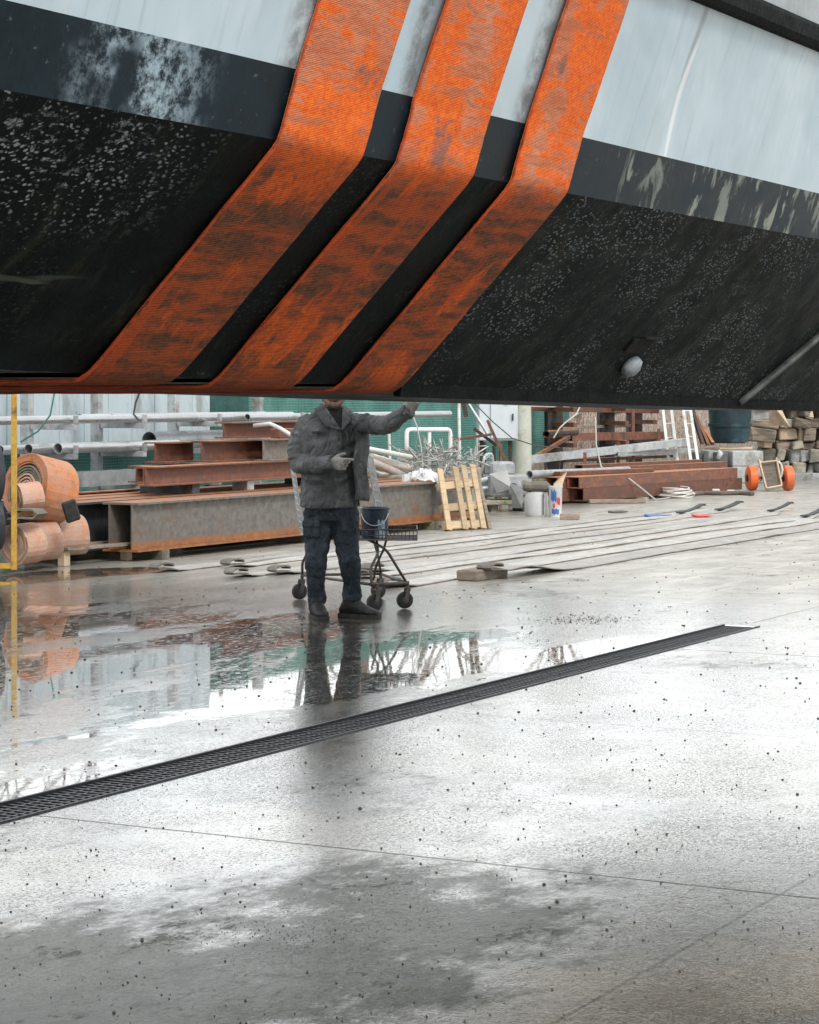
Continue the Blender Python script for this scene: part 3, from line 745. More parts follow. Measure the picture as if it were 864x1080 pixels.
for i, (t_, lb) in enumerate(((17.9, 'wooden bearer under the near end of the beam stack'), (20.6, 'wooden bearer under the middle of the beam stack behind the worker'), (23.3, 'wooden bearer under the far end of the beam stack'))):
    g = MB(); g.bar(W(t_, 12.2, .045), W(t_, 13.8, .045), .12, .09, bev=.004); tag(g.build('timber_bearer', M['mossy']), lb, 'timber', GK)
# second layer
ibeam(18.6, 22.7, 12.92, .64, .20, .19, M['rust'], 'long rusty brown beam on a white block above the box girder', GB, .014)
ibeam(19.0, 22.6, 13.22, .64, .20, .17, M['rust'], 'rusty flanged beam behind the long brown beam in the second layer', GB, .014)
ibeam(19.3, 22.6, 13.52, .64, .20, .17, M['rust'], 'rearmost rusty beam in the second layer of the stack', GB, .014)
for i, (t_, lb) in enumerate(((19.4, 'small block spacer between beam layers near their end'), (20.42, 'pale square spacer block between the two beam layers left of the worker'), (22.2, 'small block spacer between beam layers at the far end'))):
    g = MB(); g.bar(W(t_, 12.86, .589), W(t_, 13.05 if i == 1 else 13.5, .589), .13, .098, bev=.004); tag(g.build('spacer_block', M['galvdull'] if i == 1 else M['beamdark']), lb, 'block', 'spacer blocks between beam layers')
# third layer
ibeam(19.6, 20.3, 13.50, .832, .26, .21, M['rust'], 'short rusty beam offcut at the left of the third layer', GB, .014)
ibeam(20.0, 22.4, 13.20, .832, .24, .22, M['rust'], 'rusty beam with an orange flange shelf in the third layer', GB, .014)
ibeam(20.75, 22.8, 12.92, .832, .20, .23, M['beam'], 'grey faced beam in the third layer beside the worker', GB, .014)
ibeam(20.65, 22.6, 13.35, 1.066, .22, .17, M['rust'], 'topmost brown beam crowning the steel stack', GB, .014)
g = MB(); g.box(W(21.7, 12.95, 1.115), (1.3, .12, .10), U, bev=.004); tag(g.build('square_bar', M['rust']), 'short rusty square bar lying on the grey faced beam', 'steel bar')
g = MB()
for a_, b_ in (((288, 452), (325, 461)), ((290, 456), (322, 466)), ((300, 449), (322, 455))):
    pass
pts = [at(268, 449, 23.9), at(285, 447, 23.8), at(296, 452, 23.7), at(312, 462, 23.6)]
g.tube(pts, .022, 8); tag(g.build('hose', M['tarp'], smooth=True), 'short white hose lying on top of the beam stack', 'hose')
# loose flats along the beam tops
for k_, (v_, t0_, t1_, z_) in enumerate(((13.80, 18.2, 19.7, .545), (13.72, 18.6, 19.6, .560))):
    g = MB(); g.bar(W(t0_, v_, z_), W(t1_, v_, z_), .10, .012); tag(g.build('flat_bar', M['rust']), ['lower rusty flat bar lying on the rear bottom beams', 'upper rusty flat bar lying on the rear bottom beams'][k_], 'steel bar', 'flat bars on the beams')

# ---------------------------------------------------------------- pipe rack (left)
rack = thing('pipe_rack', W(21, 15.2), 'upright cantilever rack of rusty posts holding galvanised pipes', 'rack')
posts = [19.7, 20.95, 22.45, 24.3]
for t_ in posts:
    g = MB(); g.box(W(t_, 15.2, 1.05), (.09, .11, 2.1), U, bev=.003); p_ = g.build('post', M['galvdull'], rack)
    for z_ in (.52, .88, 1.19):
        g = MB(); g.bar(W(t_, 15.13, z_), W(t_, 14.55, z_), .06, .06, bev=.003); g.build('arm', M['galvdull'], rack)
        g = MB(); g.bar(W(t_, 14.56, z_+.031), W(t_, 14.56, z_+.12), .035, .05, up=U, bev=.003); g.build('end_stop', M['galvdull'], rack)
GP = 'galvanised pipes on the rack'
def pipe(t0, t1, v, z, r, label, mat='galv', group=GP):
    g = MB(); g.pipe(W(t0, v, z), W(t1, v, z), r); return tag(g.build('steel_pipe', M[mat], smooth=True, ang=40), label, 'pipe', group)
pipe(16.5, 21.35, 14.66, 1.268, .045, 'long galvanised pipe on the upper rack arms reaching out of frame left')
pipe(20.65, 24.4, 14.78, 1.268, .050, 'galvanised pipe with its end next to the middle rack post, upper arms')
pipe(20.25, 24.0, 14.92, 1.272, .050, 'galvanised pipe behind the others on the upper rack arms')
pipe(23.2, 28.4, 14.66, 1.262, .040, 'far galvanised pipe continuing right along the upper rack arms')
pipe(19.55, 21.75, 14.68, .968, .058, 'thick galvanised pipe in front on the lower rack arms')
pipe(19.25, 21.6, 14.83, .965, .055, 'galvanised pipe second from the front on the lower rack arms')
pipe(18.95, 21.3, 14.96, .96, .050, 'galvanised pipe at the back of the lower rack arms')
pipe(18.9, 22.1, 15.07, .957, .047, 'thin galvanised pipe against the rack posts on the lower arms')
pipe(21.7, 24.6, 15.02, 1.01, .10, 'large bore dull pipe end beyond the lower arms', 'galvdull')
g = MB(); g.prism([(0, 0), (.16, 0), (.16, .16), (.15, .16), (.15, .01), (.01, .01), (.01, .16), (0, .16)], W(19.9, 14.62, .553), N, Z, U*2.6)
tag(g.build('steel_channel', M['galvdull']), 'grey steel channel lying on the lowest rack arms', 'steel channel')

# pale blue sheet wall and green net fence at v ~ 16.4
def corr(t0, t1, v, z0, z1, name, mat, label, cat, group=None):
    g = MB(); n_ = max(2, int((t1-t0)/.06)); rows = []
    for i in range(n_+1):
        t = t0+(t1-t0)*i/n_; o_ = (0, .018, .018, 0)[i % 4]
        rows.append((g.bm.verts.new(W(t, v+o_, z0)), g.bm.verts.new(W(t, v+o_, z1))))
    for i in range(n_): g.bm.faces.new((rows[i][0], rows[i+1][0], rows[i+1][1], rows[i][1]))
    return tag(g.build(name, mat), label, cat, group)
t_ = 17.0; i = 0
labs = ['pale blue metal sheet at the far left behind the rack', 'pale blue metal sheet behind the left rack post', 'pale blue metal sheet behind the middle rack posts', 'pale blue metal sheet behind the third rack post', 'last pale blue metal sheet before the green netting']
for w_ in (1.7, 1.35, 1.4, 1.4, 1.2):
    g = MB(); g.box(W(t_+w_/2, 15.75, 1.62), (w_-.02, .03, 1.40), U, bev=.004)
    for k in range(1, 3): g.bar(W(t_+w_*k/3, 15.730, .95), W(t_+w_*k/3, 15.730, 2.3), .012, .006, up=N)
    tag(g.build('metal_sheet', M['sheet']), labs[i], 'sheet', 'pale metal sheets behind the pipe rack'); t_ += w_; i += 1
FV = 16.2
fence = thing('mesh_fence', W(28, FV), 'tall wire mesh boundary fence running behind the whole yard', 'fence')
for t_ in [15+2.5*i for i in range(15)]:
    g = MB(); g.tube([W(t_, FV, 0), W(t_, FV, 2.35)], .03, 8); g.build('post', M['galvdull'], fence, smooth=True, ang=50)
M['wire'] = simple('fence_wire', (.20, .22, .21), (.33, .34, .33), 20, .5, .5, .1, .001, 0)
g = MB()
t_ = 15.0
while t_ < 50: g.bar(W(t_, FV-.035, 0.02), W(t_, FV-.035, 2.3), .005, .005, up=U); t_ += .10
z_ = .05
while z_ < 2.3: g.bar(W(15, FV-.035, z_), W(50, FV-.035, z_), .006, .005, up=Z); z_ += .09
g.build('wire_mesh', M['wire'], fence)
def mat_net():
    m = NT('green_shade_net'); t, v, z, q = yard_coords(m)
    n1 = m.noise(m.mapv(q, (1.2, 1, .5)), 1.5, 5, .6); n2 = m.noise(q, 25, 4, .7)
    a = m.node('ShaderNodeTexWave', wave_type='BANDS', bands_direction='X'); m.link(q, a.inputs['Vector']); a.inputs['Scale'].default_value = 9; a.inputs['Distortion'].default_value = .4
    b = m.node('ShaderNodeTexWave', wave_type='BANDS', bands_direction='Z'); m.link(q, b.inputs['Vector']); b.inputs['Scale'].default_value = 9; b.inputs['Distortion'].default_value = .4
    gr = m.math('MAXIMUM', m.ramp(a.outputs['Fac'], .75, .95), m.ramp(b.outputs['Fac'], .75, .95))
    col = m.mix(m.ramp(n1, .35, .65), (.030, .12, .10), (.085, .22, .19))
    col = m.mix(m.math('MULTIPLY', gr, .45), col, (.22, .42, .38))
    col = m.mix(m.ramp(n2, .4, .8, 0, .4), col, (.012, .06, .05))
    m.b.inputs['Transmission Weight'].default_value = 0.0
    return m.fin(col, .7, 0, m.bump(m.math('ADD', gr, m.math('MULTIPLY', n1, 6)), .5, .02), .2)
M['net'] = mat_net()
M['netdark'] = simple('dark_green_net_fold', (.01, .055, .05), (.02, .09, .08), 5, .7, 0, .3, .01, 0)
def net(t0, t1, z0f, z1, name, label, mat=None, v=FV-.10, group='green nets on the fence'):
    g = MB(); n_ = int((t1-t0)/.12)+2; K = 14; rows = []
    for i in range(n_+1):
        t = t0+(t1-t0)*i/n_; row = []
        lo = z0f(t)
        for k in range(K+1):
            z = lo+(z1-lo)*k/K
            dv = .05*mnoise.noise(Vector((t*1.3, z*1.1, 4)))+.02*mnoise.noise(Vector((t*6, z*2, 1)))
            row.append(g.bm.verts.new(W(t, v+dv, z)))
        rows.append(row)
    for i in range(n_):
        for k in range(K): g.bm.faces.new((rows[i][k], rows[i+1][k], rows[i+1][k+1], rows[i][k+1]))
    return tag(g.build(name, mat or M['net'], smooth=True), label, 'net', group)
net(15.2, 24.7, lambda t: .05, 1.1, 'shade_net', 'low green mesh net seen under the pipes at the left')
net(24.4, 25.3, lambda t: .05, 2.2, 'shade_net', 'dark green fold of netting beside the pale sheets', M['netdark'], v=FV-.22)
net(25.2, 35.5, lambda t: .30 + .35*max(0, (t-29.5)/6) + .10*mnoise.noise(Vector((t*1.5, 0, 0))), 2.2, 'shade_net', 'tall teal green netting hung on the fence behind the worker')
net(36.2, 39.2, lambda t: 1.15+.12*(abs(t-37.4)), 2.1, 'shade_net', 'drooping scrap of green netting right of the pale post')

# ---------------------------------------------------------------- things in the middle
def dpos(px, D, z=0): return Vector(((px-CX)/F*D, D, z))
# pallet leaning against the beam
pal = thing('pallet', dpos(486, 26.3), 'pale wooden pallet leaning upright against the end of the box girder', 'pallet')
def pp(px, py, D=26.3): return at(px, py, D)
lean = .35
def pl(u_, w_, o=0):   # u_ 0..1 across, w_ 0..1 height
    bl, br, tl, tr = Vector((.40, 25.95, .0)), Vector((.86, 26.35, .0)), Vector((.30, 26.3, .66)), Vector((.74, 26.7, .70))
    p = (bl*(1-u_)+br*u_)*(1-w_) + (tl*(1-u_)+tr*u_)*w_
    nn_ = (br-bl).cross(tl-bl).normalized()
    return p + nn_*o
pn = (pl(1, 0)-pl(0, 0)).cross(pl(0, 1)-pl(0, 0)).normalized()
for u_ in (.06, .46, .68, .92):
    g = MB(); g.bar(pl(u_, 0, .03), pl(u_, 1.02, .03), .075, .022, up=pn, bev=.002); g.build('slat', M['wood'], pal)
for w_ in (.09, .38, .74):
    g = MB(); g.bar(pl(0, w_, -.015), pl(1.0, w_, -.015), .09, .06, up=pn, bev=.003); g.build('bearer', M['wood'], pal)
g = MB(); g.bar(pl(1.10, -.01, -.02), pl(1.02, 1.03, -.02), .05, .09, up=pn, bev=.003); g.build('side_rail', M['oldwood'], pal)

# white tubular frame
def tubeobj(name, pts, r, mat, label, cat, group=None, seg=8):
    g = MB(); g.tube(pts, r, seg); return tag(g.build(name, M[mat], smooth=True, ang=60), label, cat, group)
def fillet(pts, r=.06, n=4):
    out = [pts[0]]
    for i in range(1, len(pts)-1):
        a, b, c = pts[i-1], pts[i], pts[i+1]
        p, q = b+(a-b).normalized()*r, b+(c-b).normalized()*r
        for k in range(n+1):
            f = k/n; out.append(p*(1-f)**2 + b*2*f*(1-f) + q*f*f)
    out.append(pts[-1]); return out
D_ = 28.0
fr = thing('tube_frame', dpos(451, D_), 'white tubular metal frame standing behind the beams', 'frame')
g = MB(); g.tube(fillet([at(429, 552, D_), at(429, 453, D_), at(475, 453, D_+.4), at(475, 545, D_+.4)]), .028, 8); g.build('hoop', M['whitetube'], fr, smooth=True)
g = MB(); g.tube([at(453, 456, D_+.2), at(453, 548, D_+.2)], .022, 8); g.build('upright', M['whitetube'], fr, smooth=True)
for i, (a, b, r) in enumerate((((386, 471), (433, 483), .03), ((388, 484), (428, 503), .05), ((392, 480), (443, 498), .045), ((386, 494), (420, 508), .035))):
    tubeobj('plastic_pipe', [at(a[0], a[1]+2, 26.6+.2*i), at(b[0], b[1]-1, 27.6+.2*i)], r, 'pvc' if i else 'whitetube',
            ['thin white pipe topmost on the beam beside the worker', 'stained pink plastic pipe lying on the beam, thickest one', 'stained beige plastic pipe behind the pink one on the beam', 'short plastic pipe lowest of the bundle on the beam'][i], 'pipe', 'plastic pipes lying on the beam', 12)
g = MB()    # crumpled white plastic sheet hanging over the beam top
nx, ny = 16, 8; rows = []
for i in range(nx+1):
    row = []
    for j in range(ny+1):
        fx, fy = i/nx, j/ny
        p = at(424+fx*44, 503 - 8*math.sin(fx*math.pi)+ (fy)*10, 26.6 - fy*.3) + Vector((0, .06*mnoise.noise(Vector((i*.7, j*.8, 1))), .06*mnoise.noise(Vector((i*.6, j*.9, 5)))+.0))
        row.append(g.bm.verts.new(p))
    rows.append(row)
for i in range(nx):
    for j in range(ny): g.bm.faces.new((rows[i][j], rows[i+1][j], rows[i+1][j+1], rows[i][j+1]))
tag(g.build('plastic_sheet', M['tarp']), 'crumpled white plastic sheet draped over the end of the girder', 'plastic sheet')
g = MB()
for i in range(190):
    a = at(random.uniform(430, 502), random.uniform(478, 500), random.uniform(27.6, 28.8))
    d = Vector((random.gauss(0, 1), random.gauss(0, .6), random.gauss(.3, .7))).normalized()*random.uniform(.10, .32)
    mid_ = a+d*.5+Vector((random.gauss(0, .05), 0, random.gauss(0, .06)))
    g.tube([a, mid_, a+d], random.uniform(.004, .012), 4)
tag(g.build('scrap_wire', M['twig']), 'tangle of pale scrap wire and sticks heaped behind the girder', 'scrap', kind='stuff')
# support block under the heap so that it lies on something
g = MB(); g.box(W(25.0, 13.35, .30), (2.0, .8, .6), U, bev=.02, jit=.03); tag(g.build('rubble_heap', M['mossy']), 'low dark rubble heap under the tangle of scrap wire', 'rubble')

# scrap machine and bits between pallet and bins
D_ = 30.5
sm = thing('scrap_engine', dpos(527, D_), 'grey scrap engine casting with pipe stubs standing on boards', 'machine')
g = MB(); g.box(at(533, 512, D_), (.52, .40, .30), Vector((1, .3, 0)), bev=.03, jit=.01); g.box(at(527, 494, D_), (.34, .3, .18), Vector((1, .3, 0)), bev=.03); g.build('casing', M['scrap'], sm)
g = MB(); g.lathe([(.085, 0), (.085, .06), (.05, .065), (.045, .02)], at(541, 513, D_-.22), Vector((.1, -1, 0)), 14); g.build('pipe_flange', M['scrap'], sm, smooth=True, ang=40)
g = MB(); g.tube(fillet([at(508, 500, D_-.2), at(511, 480, D_-.2), at(519, 478, D_-.1), at(521, 505, D_)]), .02, 8); g.build('pipe_stub', M['galv'], sm, smooth=True)
g = MB(); g.tube([at(503, 508, D_-.1), at(523, 503, D_-.1)], .035, 10); g.tube([at(503, 516, D_-.1), at(525, 513, D_-.1)], .03, 10); g.build('exhaust', M['galv'], sm, smooth=True, ang=50)
g = MB(); g.box(at(533, 529, D_), (.75, .5, .06), Vector((1, .3, 0)), bev=.008); g.build('skid', M['mossy'], sm)
for k in (-1, 1): g = MB(); g.box(at(533+k*17, 536, D_), (.10, .45, .15), Vector((1, .3, 0)), bev=.008); g.build('skid_foot', M['mossy'], sm)
def sheet_poly(name, pix, D, label, cat, mat, th=.012, dD=0.3, group=None):
    g = MB(); pts = [at(x, y, D + dD*i/len(pix)) for i, (x, y) in enumerate(pix)]
    off = Vector((0, th*2, 0)); n_ = len(pts)
    g.poly(pts+[p+off for p in pts], [tuple(range(n_)), tuple(range(2*n_-1, n_-1, -1))] + [(i, (i+1) % n_, n_+(i+1) % n_, n_+i) for i in range(n_)])
    return tag(g.build(name, mat), label, cat, group)
sheet_poly('metal_offcut', [(516, 500), (535, 496), (541, 515), (524, 520)], 30.0, 'white bent metal offcut leaning on the scrap engine', 'offcut', M['tarp'])
sheet_poly('metal_offcut', [(538, 510), (552, 514), (551, 536), (541, 536)], 29.9, 'pale metal offcut propped beside the white bins', 'offcut', M['galvdull'])
sheet_poly('metal_offcut', [(540, 498), (549, 509), (556, 532), (546, 525), (536, 512)], 30.8, 'white curved panel leaning against the pale post', 'offcut', M['tarp'])
sheet_poly('wood_offcut', [(488, 545), (509, 541), (511, 553), (490, 556)], 27.3, 'mossy board end lying beside the leaning pallet', 'board', M['mossy'], .03)

# cabinet on post, pale column, rusty braces
D_ = 33.2
cab = thing('electric_cabinet', dpos(524, D_), 'tall light grey electrical cabinet mounted on legs beside the pale post', 'cabinet')
g = MB(); c0 = at(524, 428, D_); g.box(Vector((c0.x, D_, 1.42)), (.56, .30, 1.10), Vector((1, .12, 0)), bev=.012); g.build('case', M['cabinet'], cab)
g = MB(); g.box(Vector((c0.x+.085, D_-.158, 1.42)), (.36, .02, 1.04), Vector((1, .12, 0)), bev=.006); g.build('door', M['cabinet'], cab)
g = MB(); g.box(at(541, 440, D_-.18), (.02, .025, .10), bev=.004); g.build('handle', M['rubber'], cab)
g = MB(); g.box(at(534, 424.5, D_-.185), (.05, .004, .06), Vector((1, .12, 0))); g.build('warning_label', simple('yellow_label', (.6, .55, .1), (.65, .6, .15), 5, .5, vary=0), cab)
for x_ in (508, 538):
    g = MB(); a_ = at(x_, 468, D_); g.bar(Vector((a_.x, D_, 0)), Vector((a_.x, D_, .87)), .05, .05, up=Vector((1, 0, 0))); g.build('leg', M['rustpost'], cab)
D_ = 33.6
g = MB(); c0 = dpos(551, D_)
g.lathe([(.135, 0), (.135, .6), (.13, 1.2), (.125, 1.36), (.11, 1.42), (.09, 1.44)], c0, Z, 20, True)
tag(g.build('concrete_post', M['postgrey'], smooth=True, ang=40), 'short thick round pale green concrete post beside the cabinet', 'post')
for i, (a, b, r, mt, lb) in enumerate((
    ((487, 416), (492, 440), .05, 'rustpost', 'rusty bracket hanging at the top of the scrap braces'),
    ((489, 418), (514, 457), .022, 'galv', 'bright steel rod leaning in the rusty braces'),
    ((472, 465), (519, 458), .028, 'rust', 'horizontal rusty bar crossing the braces'),
    ((514, 443), (545, 512), .032, 'rust', 'long red rusty bar slanting down in front of the cabinet'),
    ((500, 452), (524, 470), .035, 'rustpost', 'thick dark rusty strut under the cabinet'),
    ((472, 455), (486, 492), .03, 'rust', 'reddish bar slanting behind the pallet'))):
    D0 = 31.0+i*.12
    pa, pb = at(a[0], a[1], D0), at(b[0], b[1], D0)
    g = MB(); 
    if lb.startswith('bright'): g.tube([pa, pb], r, 8)
    else: g.bar(pa, pb, r*1.6, r*1.2, bev=.003)
    tag(g.build('scrap_bar', M[mt]), lb, 'steel bar', 'scrap bars leaning by the cabinet')
# upright stakes behind them carry the braces
for i, (px, y0, mt, lb) in enumerate(((503, 455, 'galv', 'thin upright steel tube left of the cabinet'), (511, 466, 'rustpost', 'dark stake beneath the left of the cabinet'), (521, 470, 'rustpost', 'dark stake beneath the middle of the cabinet'), (528, 468, 'rust', 'rusty stake beneath the right of the cabinet'), (484, 418, 'whitetube', 'thin white stake against the green net'), (410, 450, 'whitetube', 'thin white stake against the net right of the worker'))):
    D0 = 31.8; p = at(px, y0, D0)
    tubeobj('stake', [Vector((p.x+.02*(i % 3), D0, 0)), p], .022, mt, lb, 'stake', 'stakes standing by the cabinet')
tubeobj('cable', [at(500, 425, 30.9), at(520, 445, 30.9), at(540, 462, 30.9), at(565, 470, 31.5), at(590, 472, 32)], .008, 'darkrope', 'dark cable looping from the cabinet to the rack', 'cable', seg=5)
tubeobj('cord', [at(433, 432, 24), at(440, 450, 24.3), at(444, 470, 24.6), at(446, 492, 25)], .008, 'whitetube', 'thin white cord hanging against the green net', 'cord', seg=5)
tubeobj('cord', [at(148, 412, 24.2), at(143, 425, 24.2), at(141, 437, 24.2), at(147, 444, 24.2)], .012, 'darkrope', 'black cable hanging over the upper pipes', 'cable', seg=5)
tubeobj('cord', [at(58, 412, 23.6), at(53, 438, 23.6), at(40, 455, 23.6), at(22, 466, 23.6)], .010, 'hose', 'thin green hose hanging behind the yellow frame', 'hose', seg=6)

# bins
D_ = 29.2
bn = thing('plastic_drum', dpos(568, D_), 'squat white plastic drum with a ragged brown cover', 'drum')
g = MB(); g.lathe([(.135, 0), (.15, .03), (.15, .24), (.135, .30), (.10, .31)], dpos(566, D_), Z, 20, True); g.build('body', M['tarp'], bn, smooth=True, ang=40)
g = MB(); g.bar(at(573, 520, D_-.158), at(573, 543, D_-.158), .012, .004, up=Vector((0, -1, 0))); g.build('strap', M['rubber'], bn)
g = MB(); g.box(dpos(566, D_, .375), (.33, .30, .13), bev=.03, jit=.02); g.build('cover', M['mossy'], bn)
pk = thing('paint_bucket', dpos(586, 29.0), 'tall white bucket with blue and red print beside the white drum', 'bucket')
g = MB(); g.lathe([(.075, 0), (.085, .36), (.092, .37), (.092, .385), (.08, .385), (.07, .02)], dpos(586, 29.0), Z, 20); g.build('body', M['tarp'], pk, smooth=True, ang=40)
def patch(c, r, a0, a1, z0, z1, wob=0):
    g = MB(); n_ = 6; rows = []
    for i in range(n_+1):
        a = a0+(a1-a0)*i/n_; w_ = wob*math.sin(i*2.1)
        rows.append((g.bm.verts.new(c+Vector((math.cos(a)*r, math.sin(a)*r, z0+w_))), g.bm.verts.new(c+Vector((math.cos(a)*(r+.001), math.sin(a)*(r+.001), z1+w_)))))
    for i in range(n_): g.bm.faces.new((rows[i][0], rows[i+1][0], rows[i+1][1], rows[i][1]))
    return g
c0 = dpos(586, 29.0)
patch(c0, .0870, -2.3, -1.5, .20, .33, .02).build('blue_print', M['blue'], pk); patch(c0, .0850, -2.2, -1.1, .04, .10, .01).build('blue_print', M['blue'], pk)
patch(c0, .0870, -1.4, -.9, .16, .24, .02).build('red_print', M['red'], pk); patch(c0, .0865, -2.0, -1.7, .12, .17, .01).build('red_print', M['red'], pk)
g = MB(); g.box(G(601, 548)+Z*.035, (.24, .14, .07), Vector((1, -.1, 0)), bev=.008, jit=.008); tag(g.build('wood_offcut', M['oldwood']), 'small brown wooden block lying on the ground right of the bucket', 'wood block')
sheet_poly('plank', [(583, 546), (584, 510), (598, 497), (598, 500), (588, 513), (588, 546)], 29.8, 'narrow pale board standing behind the printed bucket', 'board', M['palewood'])

# ---------------------------------------------------------------- right rack with rusty sections
rk = thing('storage_rack', dpos(640, 38.5), 'heavy dark rusty rack of posts carrying long steel at the right', 'rack')
RK = []
for px, D0, w_ in ((584, 37.0, .26), (639, 38.9, .26), (669, 40.6, .24)):
    g = MB(); x_ = (px-CX)/F*D0; g.box(Vector((x_, D0, 1.1)), (w_, .2, 2.2), Vector((1, .2, 0)), bev=.01); g.build('post', M['rustpost'], rk); RK.append((x_, D0))
for z_ in (.78, 1.10, 1.34):
    for (x_, D0) in RK:
        g = MB(); g.bar(Vector((x_+.0, D0-.1, z_-.05)), Vector((x_+.30, D0-.65, z_-.05)), .07, .07); g.build('arm', M['rust'], rk)
def long_bar(a, b, Da, Db, w_, h_, mat, label, group, name='steel_section', kind='bar'):
    pa, pb = at(a[0], a[1], Da), at(b[0], b[1], Db)
    g = MB()
    if kind == 'bar': g.bar(pa, pb, w_, h_, bev=.003)
    elif kind == 'tube': g.tube([pa, pb], w_/2, 12)
    elif kind == 'pipe': g.pipe(pa, pb, w_/2, .012)
    elif kind == 'box':    # hollow box section
        d, s, w = frame_of(pb-pa); t_ = .012; L_ = pb-pa
        for x0, x1, y0, y1 in ((-w_/2, w_/2, -h_/2, -h_/2+t_), (-w_/2, w_/2, h_/2-t_, h_/2), (-w_/2, -w_/2+t_, -h_/2+t_+.0005, h_/2-t_-.0005), (w_/2-t_, w_/2, -h_/2+t_+.0005, h_/2-t_-.0005)):
            g.prism([(x0, y0), (x1, y0), (x1, y1), (x0, y1)], pa, s, w, L_)
    return tag(g.build(name, M[mat], smooth=(kind in ('tube', 'pipe')), ang=40), label, 'steel section', group)
GR = 'long steel on the right rack'
long_bar((545, 430), (692, 433), 36.2, 40.0, .12, .10, 'rust', 'brown steel section highest on the right rack just under the hull', GR)
long_bar((553, 427.5), (600, 429), 35.9, 37.4, .05, .04, 'pvc', 'thin pale section lying on the highest rack section', GR)
long_bar((600, 461), (698, 459), 37.6, 40.2, .14, .13, 'rust', 'rusty brown box section on the middle arms of the right rack', GR, kind='box')
long_bar((576, 458), (607, 456), 36.2, 37.4, .12, .12, 'rustpost', 'dark round pipe end on the middle arms left of the box section', GR, kind='pipe')
long_bar((590, 451), (664, 449), 37.0, 40.0, .05, .05, 'oldwood', 'thin timber lying over the middle rack sections', GR)
long_bar((556, 485), (724, 466), 35.6, 39.0, .16, .12, 'galvdull', 'long pale green galvanised channel sloping across the right rack', GR)
long_bar((650, 479), (728, 475), 37.3, 39.6, .08, .07, 'galvdull', 'shorter grey square tube under the sloping channel', GR, kind='box')
long_bar((562, 483), (600, 461), 35.9, 36.6, .07, .05, 'rust', 'short rusty strut rising left of the rack post', GR)
long_bar((594, 486), (708, 481), 36.9, 39.4, .09, .05, 'rustpost', 'dark rusty flat below the sloping channel', GR)
# vertical pins
for i, (px, y0, y1, D0) in enumerate(((617, 477, 512, 36.0), (668, 470, 492, 37.9), (695, 452, 478, 38.8), (668, 427, 461, 38.7), (652, 466, 500, 37.8))):
    g = MB(); g.bar(at(px, y0, D0), at(px, y1, D0), .05, .05, up=Vector((1, 0, 0))); g.build('stop_pin', M['rust'], rk)
# stack of rusty box sections on the ground
GS = 'rusty box sections stacked at the right'
def ground_box(t0, t1, v, z, w_, h_, mat, label, group=GS, kind='box', dv=0.0):
    pa, pb = W(t0, v, z+h_/2), W(t1, v+dv, z+h_/2); g = MB(); d, s, w = frame_of(pb-pa); t_ = .012; L_ = pb-pa
    if kind == 'box':
        for x0, x1, y0, y1 in ((-w_/2, w_/2, -h_/2, -h_/2+t_), (-w_/2, w_/2, h_/2-t_, h_/2), (-w_/2, -w_/2+t_, -h_/2+t_+.0005, h_/2-t_-.0005), (w_/2-t_, w_/2, -h_/2+t_+.0005, h_/2-t_-.0005)):
            g.prism([(x0, y0), (x1, y0), (x1, y1), (x0, y1)], pa, s, w, L_)
    elif kind == 'pipe': g.pipe(pa, pb, w_/2, .012)
    else: g.bar(pa, pb, w_, h_, bev=.004)
    return tag(g.build('box_section', M[mat], smooth=(kind == 'pipe'), ang=40), label, 'steel section', group)
a_ = tv(G(616, 531)); b_ = tv(G(783, 518)); dv_ = b_[1]-a_[1]
T_, V_ = a_; L_ = b_[0]-a_[0]
ground_box(T_, T_+L_, V_+.10, .03, .20, .18, 'rust', 'lower front rusty box section of the ground stack', dv=dv_)
ground_box(T_-.25, T_+L_-.1, V_+.34, .03, .20, .18, 'rust', 'lower second rusty box section with a dark open end', dv=dv_)
ground_box(T_-.20, T_+L_-.2, V_+.58, .03, .20, .18, 'rust', 'lower third rusty box section of the ground stack', dv=dv_)
ground_box(T_-.10, T_+L_-.15, V_+.12, .213, .20, .16, 'rust', 'upper front rusty box section of the ground stack', dv=dv_)
ground_box(T_-.30, T_+L_-.3, V_+.36, .213, .20, .16, 'rust', 'upper second rusty box section of the ground stack', dv=dv_)
ground_box(T_+.3, T_+L_-.3, V_+.66, .213, .14, .10, 'rust', 'smaller rusty section behind on the ground stack', dv=dv_)
ground_box(T_+1.9, T_+L_+.2, V_+.40, .376, .16, .08, 'rust', 'orange topped flat section crowning the ground stack', dv=dv_)
ground_box(T_+1.2, T_+L_-.3, V_+.62, .42, .14, .08, 'rust', 'narrow box section with a dark end above the ground stack', dv=dv_)
ground_box(T_-.3, T_+2.0, V_+.70, .34, .12, .12, 'galvdull', 'grey pipe lying on the rusty ground stack', kind='pipe', dv=dv_)
ground_box(T_+.1, T_+2.3, V_+.46, .376, .12, .06, 'rust', 'short brown flat at the near end of the ground stack', kind='solid', dv=dv_)
for i, f in enumerate((.4, 1.6, 3.4)):
    g = MB(); p = W(T_+f, V_+.3+dv_*f/L_, .015); g.bar(p-N*.42, p+N*.5, .14, .03); tag(g.build('timber_bearer', M['mossy']), ['thin board under the near end of the rusty box sections', 'thin board under the middle of the rusty box sections', 'thin board under the far end of the rusty box sections'][i], 'timber', 'boards under the rusty box sections')
g = MB(); p = G(655, 531); g.bar(p+Vector((-.45, -.0, .03)), p+Vector((.35, .12, .03)), .12, .05, bev=.005); tag(g.build('plank', M['oldwood']), 'short grey plank lying in front of the rusty box sections', 'plank')
